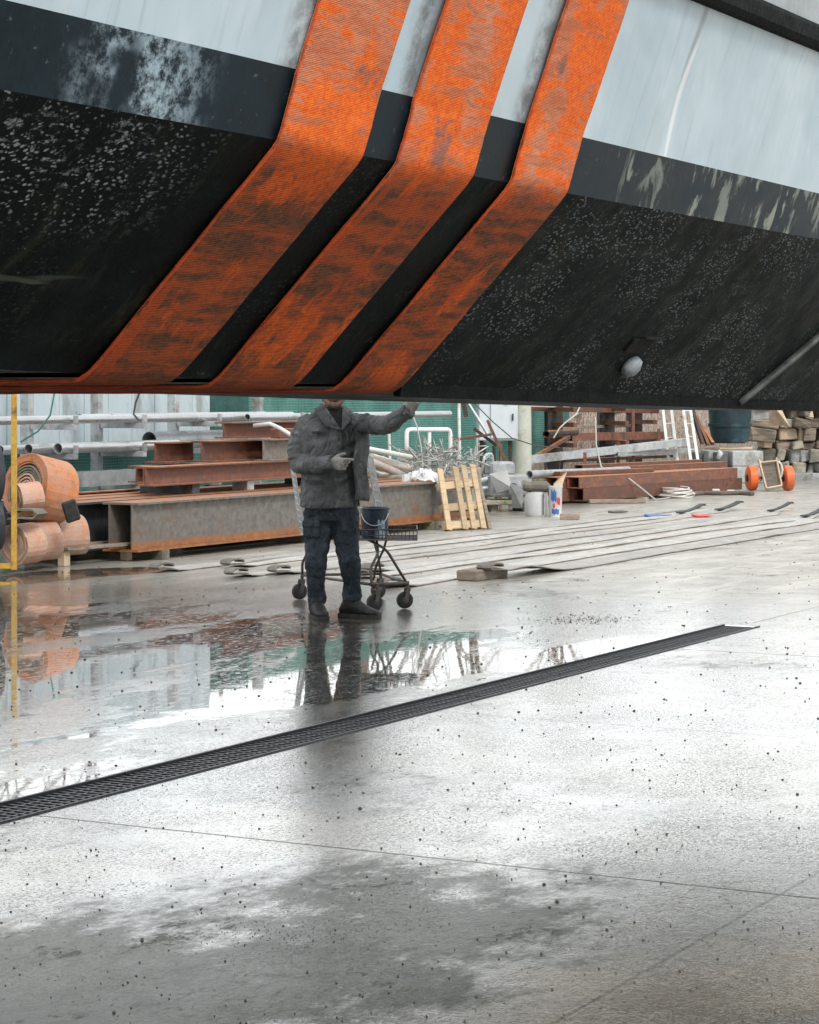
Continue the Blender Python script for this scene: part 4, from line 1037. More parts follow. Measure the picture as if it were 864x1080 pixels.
# coil of rope and pale cord
g = MB()
c0 = G(712, 524)
for k in range(7):
    pts = [c0 + Vector((.28*math.cos(a)*(1-.04*k)+.03*math.sin(3*a+k), .5*math.sin(a)*(1-.05*k), .02+.018*k+.012*math.sin(2*a+k*2))) for a in [i*2*math.pi/28 for i in range(29)]]
    g.tube(pts, .014, 6)
tag(g.build('rope_coil', M['rope'], smooth=True), 'loose coil of grey white rope on the ground before the box sections', 'rope')
tubeobj('hose', [G(728, 523)+Z*.03, G(742, 522)+Z*.03, G(760, 522.5)+Z*.035, G(780, 522)+Z*.03, G(794, 523)+Z*.03], .035, 'oldwood', 'dark old hose lying beside the rope coil', 'hose')
for i, (px, py) in enumerate(((731, 521.5), (755, 521), (771, 522))):
    g = MB(); g.bar(G(px, py)+Z*.035+Vector((-.06, 0, 0)), G(px, py)+Z*.035+Vector((.06, 0, 0)), .085, .085, bev=.012); tag(g.build('cloth_wrap', M['tarp']), ['left white wrap on the old hose', 'middle white wrap on the old hose', 'right white wrap on the old hose'][i], 'wrap', 'white wraps on the old hose')
tubeobj('cord', [at(628, 440, 34.5), at(629, 470, 34.3), at(634, 492, 34.1), at(646, 503, 33.8), at(664, 505, 33.6), at(678, 516, 33.6), G(692, 528)+Z*.01, G(706, 526)+Z*.012], .012, 'rope', 'thin pale cord hanging from the rack down to the ground', 'cord', seg=6)
tubeobj('cord', [at(614, 424, 35.5), at(608, 437, 35.4), at(596, 446, 35.3), at(590, 452, 35.3), at(584, 462, 35.3)], .012, 'rope', 'short pale cord looped over the left rack pipe', 'cord', seg=6)

# ladders
def ladder(x0b, x0t, yb, yt, D0, D1, wd, label):
    root = thing('ladder', dpos(x0b, D0), label, 'ladder', 'white ladders leaning at the right')
    a0, a1 = at(x0b, yb, D0), at(x0t, yt, D1); ddir = Vector((1, .35, 0)).normalized()
    tp = a0 + (a1-a0)*1.9
    for s_ in (0, 1):
        g = MB(); g.bar(a0+ddir*wd*s_, tp+ddir*wd*s_, .05, .035, up=Vector((0, -1, 0)), bev=.003); g.build('rail', M['whitetube'], root)
    L_ = (tp-a0).length; n_ = int(L_/.27)
    g = MB()
    for k in range(1, n_+1): c_ = a0+(tp-a0)*(k*.27/L_) if k*.27 < L_ else None; 
    g.bm.free()
    for k in range(1, n_+1):
        c_ = a0+(tp-a0)*(k*.27/L_); g = MB(); g.tube([c_, c_+ddir*wd], .015, 6); g.build('rung', M['galvdull'], root)
ladder(706, 698, 492, 421, 38.9, 39.5, .16, 'narrow white ladder standing left of the other ladder')
ladder(731, 719, 502, 420, 38.2, 39.2, .13, 'narrow white ladder standing nearer the teal tank')
for i, (a, b) in enumerate((((741, 468), (728, 425)), ((747, 469), (734, 440)), ((752, 468), (742, 452)))):
    long_bar(a, b, 39.6, 40.0, .06, .06, 'rustpost', ['long dark bar leaning left of the teal tank', 'second dark bar leaning left of the teal tank', 'shortest dark bar leaning left of the teal tank'][i], 'dark bars leaning by the tank', name='leaning_bar')
# teal tank on blocks
D_ = 40.6
tk = thing('teal_tank', dpos(770, D_, .66), 'dark teal rounded steel tank standing on grey concrete blocks', 'tank')
g = MB(); g.lathe([(.0, .0), (.26, .0), (.31, .03), (.34, .16), (.36, .26), (.362, .30), (.36, .34), (.375, .55), (.40, 1.1), (.40, 1.5), (.3, 1.6), (0, 1.62)], dpos(770, D_, .672), Z, 28)
g.build('shell', M['teal'], tk, smooth=True, ang=30)
g = MB(); g.lathe([(.357, .285), (.385, .29), (.388, .345), (.362, .35)], dpos(770, D_, .672), Z, 28); g.build('rim', M['teal'], tk, smooth=True, ang=40)
# concrete blocks
GC = 'grey concrete blocks under and beside the tank'
def cblock(px, yb, yt, x1, D0, depth, label, mat='block', dr=Vector((1, .25, 0))):
    c_ = (at(px, yb, D0)+at(x1, yt, D0))/2; s_ = at(x1, yt, D0)-at(px, yb, D0)
    g = MB(); g.box(c_+Vector((0, depth/2, 0)), (abs(s_.x), depth, abs(s_.z)-.004), dr, bev=.012, jit=.006)
    tag(g.build('concrete_block', M[mat]), label, 'concrete block', GC)
zb = lambda D0: CY+F*H/D0
D0 = 40.0; yb = zb(D0)
cblock(744, yb, 475, 767, D0+.3, .4, 'tall dark sided concrete block at the left under the tank')
cblock(733, yb, 477, 745, D0+.5, .4, 'dark face of the concrete block left of the tank', 'blockdark')
cblock(768, yb, 492, 803, D0, .5, 'bottom concrete block of the pair right under the tank')
cblock(768, 491.6, 475.5, 803, D0, .5, 'top concrete block of the pair right under the tank')
cblock(753, 474.8, 471.5, 790, D0+.4, .7, 'thin pale slab directly beneath the teal tank', 'palewood')
cblock(756, 499, 477, 766, D0-.1, .3, 'small dark block between the larger blocks', 'blockdark')
cblock(835, 508.5, 503-4, 856, 41.2, .4, 'low concrete block at the foot of the timber pile')
# things beside
g = MB(); pts = [at(757, 484, 39.6), at(760, 478, 39.6), at(758, 475, 39.6)]; g.tube(pts, .05, 8, rr=[.03, .05, .02]); tag(g.build('plastic_bag', M['tarp'], smooth=True), 'small white bag stuck among the blocks', 'bag')

# timber / stone pile on the right
random.seed(21)
def pile_piece(x0, y1, x1, y0, D0, mat, label, group, dep=.6, jit=.02, cat='timber'):
    a, b = at(x0, y0, D0), at(x1, y1, D0); c_ = (a+b)/2
    g = MB(); g.box(c_+Vector((0, dep/2, 0)), (abs(b.x-a.x)-.006, dep, abs(b.z-a.z)-.006), Vector((1, random.uniform(-.15, .35), random.uniform(-.05, .05))), bev=.018, jit=.035)
    return tag(g.build('timber_block', M[mat]), label, cat, group)
rows = []
y = 509.5
mats = ['mossy', 'oldwood', 'mossy', 'block', 'oldwood']
names = {'mossy': ('dark mossy timber block in the big pile at the right edge', 'mossy blocks in the right pile'), 'oldwood': ('weathered brown timber block in the big pile at the right edge', 'brown blocks in the right pile'),
         'block': ('grey stone block in the big pile at the right edge', 'grey blocks in the right pile'), 'palewood': ('pale fresh cut timber block in the big pile at the right edge', 'pale blocks in the right pile')}
ry = 0
while y > 380:
    h_ = random.choice([8, 10, 12, 14]); x = (800 if y < 470 else 804) + random.uniform(-3, 3)
    if y < 470: x = 790 + random.uniform(-2, 3)
    while x < 905:
        w_ = random.choice([7, 9, 12, 16, 22]) if y > 470 else random.choice([9, 14, 20, 28])
        if y < 448: mt = random.choice(['palewood', 'oldwood', 'oldwood', 'block'])
        elif y < 480: mt = random.choice(['oldwood', 'mossy', 'oldwood', 'palewood'])
        else: mt = random.choice(['mossy', 'mossy', 'block', 'block'])
        pile_piece(x, y-h_, x+w_, y, 41.8 + random.uniform(-.12, .25), mt, *names[mt], dep=.9)
        x += w_
    y -= h_; ry += 1
# slanting pale boards on the pile
sheet_poly('plank', [(816, 428), (822, 426), (833, 450), (829, 452)], 41.2, 'pale board tipped diagonally on the timber pile', 'plank', M['palewood'])
sheet_poly('board', [(812, 429), (820, 428), (829, 449), (811, 449)], 41.3, 'cut pale panel leaning on top of the timber pile', 'board', M['palewood'])

# trolley with orange wheels
D_ = 36.8
tr = thing('hand_trolley', dpos(811, D_), 'low trolley with orange wheels and an upturned brown box on it', 'trolley')
for px in (793, 831):
    c_ = dpos(px, D_, .202)
    g = MB(); g.lathe([(.05, -.07), (.17, -.07), (.192, -.058), (.20, 0), (.192, .058), (.17, .07), (.05, .07)], c_, Vector((1, .12, 0)), 26, True)
    w_ = g.build('wheel', M['orangewheel'], tr, smooth=True, ang=35)
    g = MB(); g.lathe([(.055, -.09), (.06, -.08), (.06, .08), (.055, .09)], c_, Vector((1, .12, 0)), 14, True); g.build('hub', M['rubber'], w_, smooth=True, ang=40)
g = MB(); g.tube([dpos(793, D_, .202)+Vector((.08, 0, 0)), dpos(831, D_, .202)-Vector((.08, 0, 0))], .025, 10); g.build('axle', M['rustpost'], tr, smooth=True)
for s_, px in ((-1, 803), (1, 821)):
    pts = [dpos(px, D_-.05, .16), dpos(px+s_*3.5, D_-.05, .24), dpos(px+s_*4.5, D_-.05, .34), dpos(px+s_*2.5, D_-.05, .43), dpos(px, D_-.05, .47)]
    g = MB(); g.tube(pts, .016, 8); g.build('side_hoop', M['whitetube'], tr, smooth=True)
cr = thing('wooden_crate', dpos(811, D_-.3, .03), 'open topped brown crate tilted up on the orange wheeled trolley', 'crate')
b0, b1, t0_, t1_ = at(808, 517, D_-.35), at(824, 514, D_-.30), at(801, 490, D_-.05), at(819, 488, D_-.0)
g = MB(); off = Vector((0, .10, .02)); P_ = [b0, b1, t1_, t0_]
g.poly(P_+[p+off for p in P_], [(0, 1, 2, 3), (7, 6, 5, 4), (0, 4, 5, 1), (1, 5, 6, 2), (2, 6, 7, 3), (3, 7, 4, 0)]); g.build('base', M['oldwood'], cr)
up_ = (b1-b0).cross(t0_-b0).normalized(); up_ = up_ if up_.y < 0 else -up_
for a, b in ((b0, t0_), (b1, t1_), (b0, b1), (t0_, t1_)):
    g = MB(); ex = (b-a).normalized()*.06 if (b-a).z > .2 else Vector((0, 0, 0)); g.bar(a+up_*.03, b+ex+up_*.03, .025, .07, up=up_, bev=.003); g.build('side', M['palewood'], cr)

# ---------------------------------------------------------------- slings laid out on the ground
random.seed(5)
GL = 'bleached slings laid out in lines on the ground'
SL = [(8.52, 17.3, 29.5), (8.95, 16.2, 27.0), (9.40, 16.8, 27.6), (9.82, 17.5, 28.2), (10.22, 16.9, 28.6), (10.62, 16.5, 28.6), (11.02, 17.4, 27.6), (11.38, 16.7, 29.4)]
lbs = ['nearest of the bleached slings, running over the grey timber block', 'second nearest bleached sling on the ground', 'third nearest bleached sling, curled dark tip at its far end', 'fourth bleached sling from the camera on the ground', 'fifth bleached sling from the camera on the ground', 'sixth sling on the ground, with a fat folded loop at its near end', 'second farthest bleached sling on the ground', 'farthest sling on the ground, looped end in front of the girder']
for i, (v_, t0_, t1_) in enumerate(SL):
    root = thing('webbing_sling', W(t0_, v_), lbs[i], 'sling', GL)
    n_ = 60; pts = []
    wid = random.choice([.20, .26, .30, .23])
    for k in range(n_+1):
        t = t0_+(t1_-t0_)*k/n_
        dv = (k/n_-.5)*(.22*math.sin(i*2.7)) + .16*mnoise.noise(Vector((t*.35, i*3.3, 0)))+.02*mnoise.noise(Vector((t*1.6, i, 2)))
        z = .008+.012*abs(mnoise.noise(Vector((t*.9, i*2, 5))))+ (0.015 if k in (0, n_) else 0)
        if i == 0: z += .085*math.exp(-((t-17.6)/.5)**2)
        
        pts.append(W(t, v_+dv, z))
    side = lambda k: (N + Z*.10*mnoise.noise(Vector((k*.2, i, 1)))).normalized()
    g = MB(); g.ribbon(pts, side, wid, .007); g.build('webbing', M['webbing_pale'], root)
    for s_ in (-1, 1):
        g = MB(); g.tube([p+N*s_*(wid/2+.002)-Z*.004 for p in pts], .0042, 5, up=N); g.build('edge_line', M['oldwood'], root)  # dark strips standing in for the gap shadows along the sling edges
    # looped ends
    p0 = pts[0]; loop = [p0 + U*.05 + Z*.0] + [p0 + (-U)*(.08+.12*math.cos(a)*-1) + Z*(.030+.024*math.sin(a)) for a in [math.pi*1.5 - j*math.pi*2*.8/10 for j in range(11)]]
    g = MB(); g.ribbon(loop, N, wid*.45, .014); g.build('end_loop', M['loop'], root)
    if i in (1, 3, 7): continue
    p1 = pts[-1]; g = MB(); g.ribbon([p1-U*.2+Z*.014, p1+U*.1+Z*.02, p1+U*.4+Z*.05, p1+U*.62+Z*.085, p1+U*.68+Z*.07], N, wid*random.choice([.30, .42, .28]), .014); g.build('end_flap', M['rubber'], root)
g = MB(); p = tv(G(500, 617)); g.bar(W(17.0, 8.62, .045), W(17.55, 8.60, .045), .20, .09, bev=.012, jit=.004); tag(g.build('timber_block', M['oldwood']), 'short grey timber block on the ground right of the trolley', 'timber block')
for i, (px, py, mt, lb) in enumerate(((652, 541, 'oldwood', 'small grey leaf shaped rag by the far sling ends'), (694, 545, 'blue', 'small blue strap buckle by the far sling ends'), (741, 545.5, 'red', 'small red strap tag by the far sling ends'))):
    g = MB(); c_ = G(px, py); g.box(c_+Z*.015, (.22 if i != 1 else .3, .16, .02), Vector((1, .4, 0)), bev=.006, jit=.01); tag(g.build('strap_tag', M[mt]), lb, 'strap tag')

# ---------------------------------------------------------------- rolled slings on a low stand (left)
st = thing('low_stand', dpos(42, 20.6), 'low pale timber stand carrying the rolled orange slings', 'stand')
g = MB(); c_ = dpos(45, 20.6, .16)
dr = Vector((.55, .83, 0)).normalized(); sd = Vector((-dr.y, dr.x, 0))
base = dpos(72, 20.7)
for k in (0, .30, .60, .95):
    g = MB(); g.bar(base - sd*(-k) + Z*.155 - dr*.05, base + sd*k + Z*.155 + dr*1.0, .09, .03, bev=.003); g.build('board', M['oldwood'], st)
for k in (0.05, .9):
    for j in (.0, .85):
        g = MB(); g.box(base + sd*k + dr*j + Z*.0690, (.08, .08, .136), dr, bev=.004); g.build('leg', M['palewood'], st)
def roll(c, axis, r0, r1, wid, mat, label, th=.012, turns=None, squash=1.0, tail=None, inner=False, grp='rolled orange slings on the stand'):
    root = thing('rolled_sling', c - Z*r1, label, 'rolled sling', grp)
    axis = axis.normalized(); d, s, w = frame_of(axis)
    turns = turns or (r1-r0)/(th*1.25); n_ = int(turns*26); pts = []
    for k in range(n_+1):
        a = 2*math.pi*turns*k/n_; r = r0+(r1-r0)*k/n_; r *= 1+.03*mnoise.noise(Vector((math.cos(a)*1.5, math.sin(a)*1.5, k*.01)))
        pts.append(c + s*math.cos(a+.4)*r*(1+.05*mnoise.noise(Vector((math.cos(a)*2+c.x*9, math.sin(a)*2, 7)))) + w*math.sin(a+.4)*r*.94*squash + axis*.018*mnoise.noise(Vector((k*.07, r*9, 1))))
    g = MB(); g.ribbon(pts, axis, wid, th); g.build('webbing', M[mat], root, smooth=False)
    if inner:
        for r_a, r_b, mt_, f_ in ((.15, .215, 'webbing_grey', 1.0), (.06, .14, 'webbing_pink', .98)):
            q_ = []; n2_ = 70
            for k in range(n2_+1):
                a = 2*math.pi*2.6*k/n2_; rr_ = r_a+(r_b-r_a)*k/n2_; rr_ *= 1+.07*mnoise.noise(Vector((math.cos(a)*2, math.sin(a)*2, 3+r_a)))
                q_.append(c + s*math.cos(a)*rr_ + w*math.sin(a)*rr_*.93 - axis*.015*(k/n2_) - w*.012)
            g = MB(); g.ribbon(q_, axis, wid*f_, th*.9); g.build('inner_layer', M[mt_], root)
    if tail:
        g = MB(); e = pts[-1]; g.ribbon([e, e+tail*.4+Z*.01, e+tail*.8, e+tail], axis, wid*.9, th); g.build('tail', M['webbing_grey'], root)
    return root
ax = Vector((.74, .66, -.12))
def c_at(px, py, D0): return at(px, py, D0)
roll(c_at(44, 517, 20.6), Vector((.66, .72, -.22)), .225, .315, .36, 'webbing_orange', 'largest roll of bright orange sling on top of the pile', th=.016, inner=True)
roll(c_at(24, 573, 20.2), Vector((.62, .75, .05)), .04, .19, .22, 'webbing_pink', 'faded pink sling roll at the front left of the pile')
roll(c_at(44, 570, 20.5), Vector((.75, .6, .05)), .05, .185, .24, 'webbing_pink', 'faded orange sling roll in the middle of the bottom row')
roll(c_at(72, 565, 20.9), Vector((.85, .5, .05)), .05, .19, .26, 'webbing_pink', 'faded orange sling roll at the right end of the bottom row')
roll(c_at(30, 524, 20.3), Vector((.85, .45, .1)), .02, .13, .20, 'webbing_pink', 'small pink roll tucked inside the big orange roll')
g = MB()
c_ = c_at(30, 543, 20.0)
g.ribbon([c_+Vector((x, 0, z)) for x, z in ((-.14, .02), (-.05, .05), (.08, .045), (.115, .01), (.08, -.025), (-.02, -.02), (-.14, -.03))], Vector((.3, .95, 0)).normalized(), .20, .016)
tag(g.build('sling_end', M['webbing_grey']), 'folded grey green sling end lying between the rolls', 'sling end')
g = MB(); c_ = c_at(75, 539, 20.1); g.box(c_, (.13, .035, .19), Vector((.9, .3, .3)), Vector((-.35, -.2, .9)), bev=.015); tag(g.build('sleeve_pad', M['rubber']), 'black rubber sleeve hanging from the big orange roll', 'pad')
# black / white striped rubber roll behind the yellow post
g = MB(); g.lathe([(.05, -.2), (.26, -.2), (.28, -.15), (.28, .15), (.26, .2), (.05, .2)], c_at(-27, 500, 20.0), Vector((1, .5, 0)), 24, True)
o = tag(g.build('rubber_fender', M['navy'], smooth=True, ang=40), 'big dark rubber fender roll at the left picture edge', 'fender')
g = MB(); g.lathe([(.02, -.16), (.20, -.16), (.22, -.12), (.22, .12), (.20, .16), (.02, .16)], c_at(-20, 556, 19.9), Vector((1, .5, 0)), 24, True)
tag(g.build('rubber_fender', M['navy'], smooth=True, ang=40), 'smaller dark rubber fender roll low at the left edge', 'fender')
# yellow frame
yf = thing('yellow_frame', dpos(0, 19.7), 'rusty yellow tubular steel frame at the left edge before the slings', 'frame')
D_ = 19.7
g = MB(); g.box(at(15, 505, D_), (.045, .045, at(15, 409, D_).z-at(15, 601, D_).z), bev=.003); g.build('upright', M['yellow'], yf)
g = MB(); a_, b_ = at(-60, 412, D_), at(12, 412, D_); g.bar(a_, b_, .045, .045, bev=.003); g.build('top_rail', M['yellow'], yf)
g = MB(); a_, b_ = at(-60, 597, D_), at(12, 597, D_); g.bar(a_, b_, .045, .045, bev=.003); g.build('bottom_rail', M['yellow'], yf)
g = MB(); a_ = at(-62, 505, D_); g.box(a_, (.045, .045, at(15, 409, D_).z-at(15, 601, D_).z), bev=.003); g.build('upright', M['yellow'], yf)

# ---------------------------------------------------------------- trees and brush beyond the fence
random.seed(11)
def tree(base, h, label, spread=1.0):
    root = thing('bare_tree', base, label, 'tree', 'bare trees beyond the fence')
    trunk = MB(); crown = MB()
    def grow(p, d, L_, r, lvl):
        n_ = 4; pts = [p]; q = p; dd = d
        for k in range(n_):
            dd = (dd + Vector((random.gauss(0, .12), random.gauss(0, .12), random.gauss(.03, .05)))).normalized(); q = q+dd*L_/n_; pts.append(q)
        (trunk if lvl == 0 else crown).tube(pts, r, 7 if lvl < 2 else 4, rr=[r*(1-.45*k/n_) for k in range(n_+1)], caps=False)
        if lvl >= 4: return
        for k in range(random.choice([2, 3, 3]) if lvl else 5):
            j = random.randint(1 if lvl else 2, n_); a = pts[j]
            nd = (dd*.8 + Vector((random.gauss(0, .6), random.gauss(0, .6), random.uniform(0, .5)))*spread).normalized()
            grow(a, nd, L_*random.uniform(.5, .75), r*.5, lvl+1)
    grow(base-Z*.1, Z, h*.5, h*.010+.02, 0)
    trunk.build('trunk', M['branch'], root, smooth=True); crown.build('crown', M['branch'], root)
spots = [(23, 19, 6.5, 'bare tree behind the pale sheets'), (27.5, 20, 7.5, 'bare tree beyond the green net left of the worker'), (31.0, 18.3, 6.0, 'slim bare tree right behind the green net'), (33.5, 19.0, 6.8, 'bare tree behind the net near the cabinet'), (36, 18.2, 6.2, 'bare tree behind the cabinet'),
         (38.0, 19.4, 7.2, 'bare tree beyond the left rack post'), (41.5, 18.6, 6.5, 'bare tree beyond the middle of the right rack'), (44.5, 20.5, 7.5, 'bare tree beyond the ladders'), (48, 20, 7, 'bare tree beyond the timber pile')]
for t_, v_, h_, lb in spots: tree(W(t_, v_, .1), h_, lb)
g = MB()
for i in range(5200):
    t = random.uniform(32, 54); v_ = random.uniform(17.2, 21.5); b_ = W(t, v_, random.uniform(0, .35))
    L_ = random.uniform(.5, 1.7); d = Vector((random.gauss(0, .45), random.gauss(0, .3), 1)).normalized()
    m_ = b_+d*L_*.5; e_ = b_+d*L_+Vector((random.gauss(0, .2), random.gauss(0, .1), -random.random()*.2))
    r = random.uniform(.003, .009); s_ = Vector((r, 0, 0))
    g.poly([b_-s_, b_+s_, m_+s_*.8, e_, m_-s_*.8], [(0, 1, 2, 3, 4)])
for i in range(7000):
    t = random.uniform(26, 54); v_ = random.uniform(16.9, 21.5); z_ = random.random()**1.3*1.9
    c_ = W(t, v_, z_); a = random.uniform(.02, .05)
    x_ = Vector((random.gauss(0, 1), random.gauss(0, 1), random.gauss(0, 1))).normalized()*a; y_ = x_.cross(Vector((random.gauss(0, 1), random.gauss(0, 1), 1)).normalized())
    g.poly([c_-x_, c_+y_*.6, c_+x_, c_-y_*.6], [(0, 1, 2, 3)])
tag(g.build('dry_brush', M['brush']), 'dry brown brushwood and dead leaves beyond the wire fence', 'brush', kind='stuff')
g = MB()
for i in range(900):
    t = random.uniform(27, 41); c_ = W(t, random.uniform(15.3, 15.9), 0); d = Vector((random.gauss(0, .35), random.gauss(0, .2), 1)).normalized()*random.uniform(.15, .55)
    s_ = Vector((.008, 0, 0)); g.poly([c_-s_, c_+s_, c_+d], [(0, 1, 2)])
M['grass'] = simple('dry_grass', (.30, .27, .14), (.46, .42, .26), 3, .9, 0, .1, .01, 0)
tag(g.build('dry_grass', M['grass']), 'dry grass tufts along the foot of the fence', 'grass', kind='stuff')

# ---------------------------------------------------------------- the worker
DM = 15.95
def q(px, py, dy=0.0): return at(px, py, DM) + Vector((0, dy, 0))
def cloth_mat(name, a, b, scale=16, rough=.85, bump=.5, dirt=None):
    m = NT(name); p = m.pos()
    n1 = m.noise(p, 4.5, 5, .6, .8); n2 = m.noise(p, scale*5, 5, .7); n3 = m.noise(m.mapv(p, (1, 1, .55), rot=(0, .5, .2)), 11, 4, .55, 1.0)
    col = m.mix(m.ramp(n1, .3, .7), a, b)
    col = m.mix(m.ramp(n3, .5, .72, 0, .5), col, tuple(x*1.7 for x in b))
    col = m.mix(m.ramp(n2, .45, .75, 0, .55), col, tuple(x*.4 for x in a))
    if dirt: col = m.mix(m.ramp(m.noise(p, 9, 6, .75), .56, .68, 0, .6), col, dirt)
    wv = m.node('ShaderNodeTexWave', wave_type='BANDS', bands_direction='Z'); m.link(m.mapv(p, (1, 1, 1), rot=(.1, .55, 0)), wv.inputs['Vector'])
    wv.inputs['Scale'].default_value = 3.2; wv.inputs['Distortion'].default_value = 7; wv.inputs['Detail'].default_value = 2; wv.inputs['Detail Scale'].default_value = 1.2
    nb = m.bump(wv.outputs['Fac'], .30, .018)
    cr = m.math('ABSOLUTE', m.math('SUBTRACT', m.noise(m.mapv(p, (1, 1, .8), rot=(.2, .7, 0)), 7, 2, .4, 1.2), .5))
    nb = m.bump(m.ramp(cr, .0, .10), .5, .016, nb); nb = m.bump(n3, .6, .02, nb); nb = m.bump(n2, bump, .003, nb)
    return m.fin(col, rough, 0, nb, .25)
M['jacket'] = cloth_mat('grey_work_jacket', (.075, .077, .080), (.165, .168, .172), scale=22)
M['jacketedge'] = cloth_mat('jacket_seams', (.045, .045, .045), (.08, .08, .08))
M['trousers'] = cloth_mat('dark_navy_work_trousers', (.016, .023, .032), (.050, .062, .076), dirt=(.15, .16, .17))
M['boot'] = simple('dark_wet_boot', (.005, .005, .005), (.020, .019, .018), 18, .6, 0, .6, .004, 0)
M['sole'] = simple('boot_sole', (.015, .015, .015), (.04, .04, .038), 18, .7, 0, .4, .003, 0)
M['glove'] = simple('dusty_grey_glove', (.28, .27, .25), (.42, .40, .37), 22, .9, 0, .6, .003, 0, dirt=(.12, .11, .10), dscale=18)
M['skin'] = simple('weathered_skin', (.38, .18, .12), (.46, .24, .16), 18, .55, 0, .2, .002, 0)
M['beard'] = simple('grey_brown_beard', (.16, .08, .055), (.26, .17, .13), 60, .85, 0, .9, .004, 0)
M['shirt'] = simple('black_shirt', (.010, .010, .011), (.02, .02, .022), 20, .9, 0, .4, .003, 0)
M['eye'] = simple('eye_white', (.6, .58, .55), (.7, .68, .65), 5, .3, vary=0)
M['cap'] = simple('dark_knit_cap', (.02, .022, .028), (.04, .042, .05), 40, .9, 0, .8, .004, 0)
clouds = bpy.data.textures.new('fold_noise', 'CLOUDS'); clouds.noise_scale = .075; clouds.noise_depth = 2
wood_t = bpy.data.textures.new('fold_bands', 'CLOUDS'); wood_t.noise_scale = .16; wood_t.noise_depth = 1
def remesh(o, vox, folds=0.0, smooth=3, big=0.0):
    r = o.modifiers.new('remesh', 'REMESH'); r.mode = 'VOXEL'; r.voxel_size = vox; r.use_smooth_shade = True
    s_ = o.modifiers.new('smooth', 'SMOOTH'); s_.factor = .5; s_.iterations = smooth
    if big:
        d = o.modifiers.new('drape', 'DISPLACE'); d.texture = wood_t; d.strength = big; d.texture_coords = 'GLOBAL'; d.mid_level = .5
    if folds:
        d = o.modifiers.new('folds', 'DISPLACE'); d.texture = clouds; d.strength = folds; d.texture_coords = 'GLOBAL'; d.mid_level = .5
man = thing('person', Vector((q(348, 652).x, DM, 0)), 'worker in grey jacket and dark cargo trousers with one arm raised under the hull', 'person')
def rings(g, rows, seg=20, rot=0.0):
    """rows of (px, py, dy, half width px, depth m); horizontal ellipses"""
    rg = []
    for px, py, dy, hw, dp in rows:
        c = q(px, py, dy); a = hw/F*DM
        rg.append([g.bm.verts.new(c + Vector((math.cos(2*math.pi*k/seg)*a, math.sin(2*math.pi*k/seg)*dp + rot*math.cos(2*math.pi*k/seg)*a, 0))) for k in range(seg)])
    for i in range(len(rg)-1):
        for k in range(seg): g.bm.faces.new((rg[i][k], rg[i][(k+1) % seg], rg[i+1][(k+1) % seg], rg[i+1][k]))
    g.bm.faces.new(rg[0][::-1]); g.bm.faces.new(rg[-1])
def limb(g, pts, rr, seg=14, fold=0.0):
    # round the path so joints bend softly; cloth gathers in rings at the joints
    P_, R_ = [], []
    for i in range(len(pts)-1):
        for k in range(9):
            f = k/9; P_.append(pts[i].lerp(pts[i+1], f)); near_ = 1-min(abs(f-0), abs(1-f))*1.3
            R_.append((rr[i]+(rr[i+1]-rr[i])*f)*(1+fold*near_*math.sin((i*9+k)*2.1+.8*math.sin(k*.7))))
    P_.append(pts[-1]); R_.append(rr[-1])
    for _ in range(2): P_ = [P_[0]] + [(P_[i-1]+P_[i]*2+P_[i+1])/4 for i in range(1, len(P_)-1)] + [P_[-1]]
    d0 = (P_[0]-P_[1]).normalized(); d1 = (P_[-1]-P_[-2]).normalized()
    P_ = [P_[0]+d0*R_[0]*.6] + P_ + [P_[-1]+d1*R_[-1]*.35]; R_ = [R_[0]*.55] + R_ + [R_[-1]*.7]
    g.tube(P_, 0, seg, rr=R_)
TW = .16      # torso turned a little
armL = [q(326, 446, .02), q(314.5, 466, .0), q(315, 489, -.03), q(333, 491, -.17), q(350, 487, -.24)]
armR = [q(373, 446, -.02), q(392, 447, -.12), q(408, 449, -.19), q(420, 442, -.26), q(430, 434, -.31)]
legL = [q(336, 540, .0), q(335, 566, -.03), q(333, 596, -.06), q(334, 618, -.05), q(335, 635, -.03)]
legR = [q(362, 540, .02), q(366, 568, -.01), q(370, 598, -.03), q(371, 616, .0), q(371, 632, .01)]
# the body itself (one continuous mesh, mostly under the clothes)
g = MB()
rings(g, [(347, 548, 0, 22, .09), (347, 530, 0, 24, .11), (349, 495, 0, 22, .10), (351, 465, 0, 25, .115), (350, 443, 0, 26, .10), (349, 433, 0, 16, .08), (349, 431, 0, 9, .06), (350, 424, -.02, 8.5, .058), (350, 418, -.02, 8.5, .06)], rot=TW)
limb(g, armL, [.05, .045, .042, .035, .028]); limb(g, armR, [.05, .045, .042, .035, .028])
limb(g, legL, [.085, .075, .055, .05, .038]); limb(g, legR, [.085, .075, .055, .05, .038])
# head: chin at 424, crown at 388
hc = q(351, 409.5, -.055); hd = Vector((.22, -1, -.10)).normalized()      # looks a little to the right and down
hx, hs, hw_ = frame_of(hd)
def hp(f, s_, u_): return hc + hx*f + hs*s_ + hw_*u_
n_s, n_r = 24, 18; rg = []
for i in range(1, n_r):
    th = math.pi*i/n_r; row = []
    for k in range(n_s):
        ph = 2*math.pi*k/n_s
        x = math.sin(th)*math.cos(ph); y_ = math.sin(th)*math.sin(ph); z_ = math.cos(th)
        f_ = .098*x - .008; s_ = .076*y_; u_ = .118*z_
        if z_ < -.1: s_ *= 1-.32*(-z_-.1); f_ = f_*(1-.10*(-z_)) + (.012*(-z_) if x > 0 else .0)
        if x > .75 and abs(z_) < .15: f_ -= .006
        row.append(g.bm.verts.new(hp(f_, s_, u_)))
    rg.append(row)
for i in range(len(rg)-1):
    for k in range(n_s): g.bm.faces.new((rg[i][k], rg[i][(k+1) % n_s], rg[i+1][(k+1) % n_s], rg[i+1][k]))
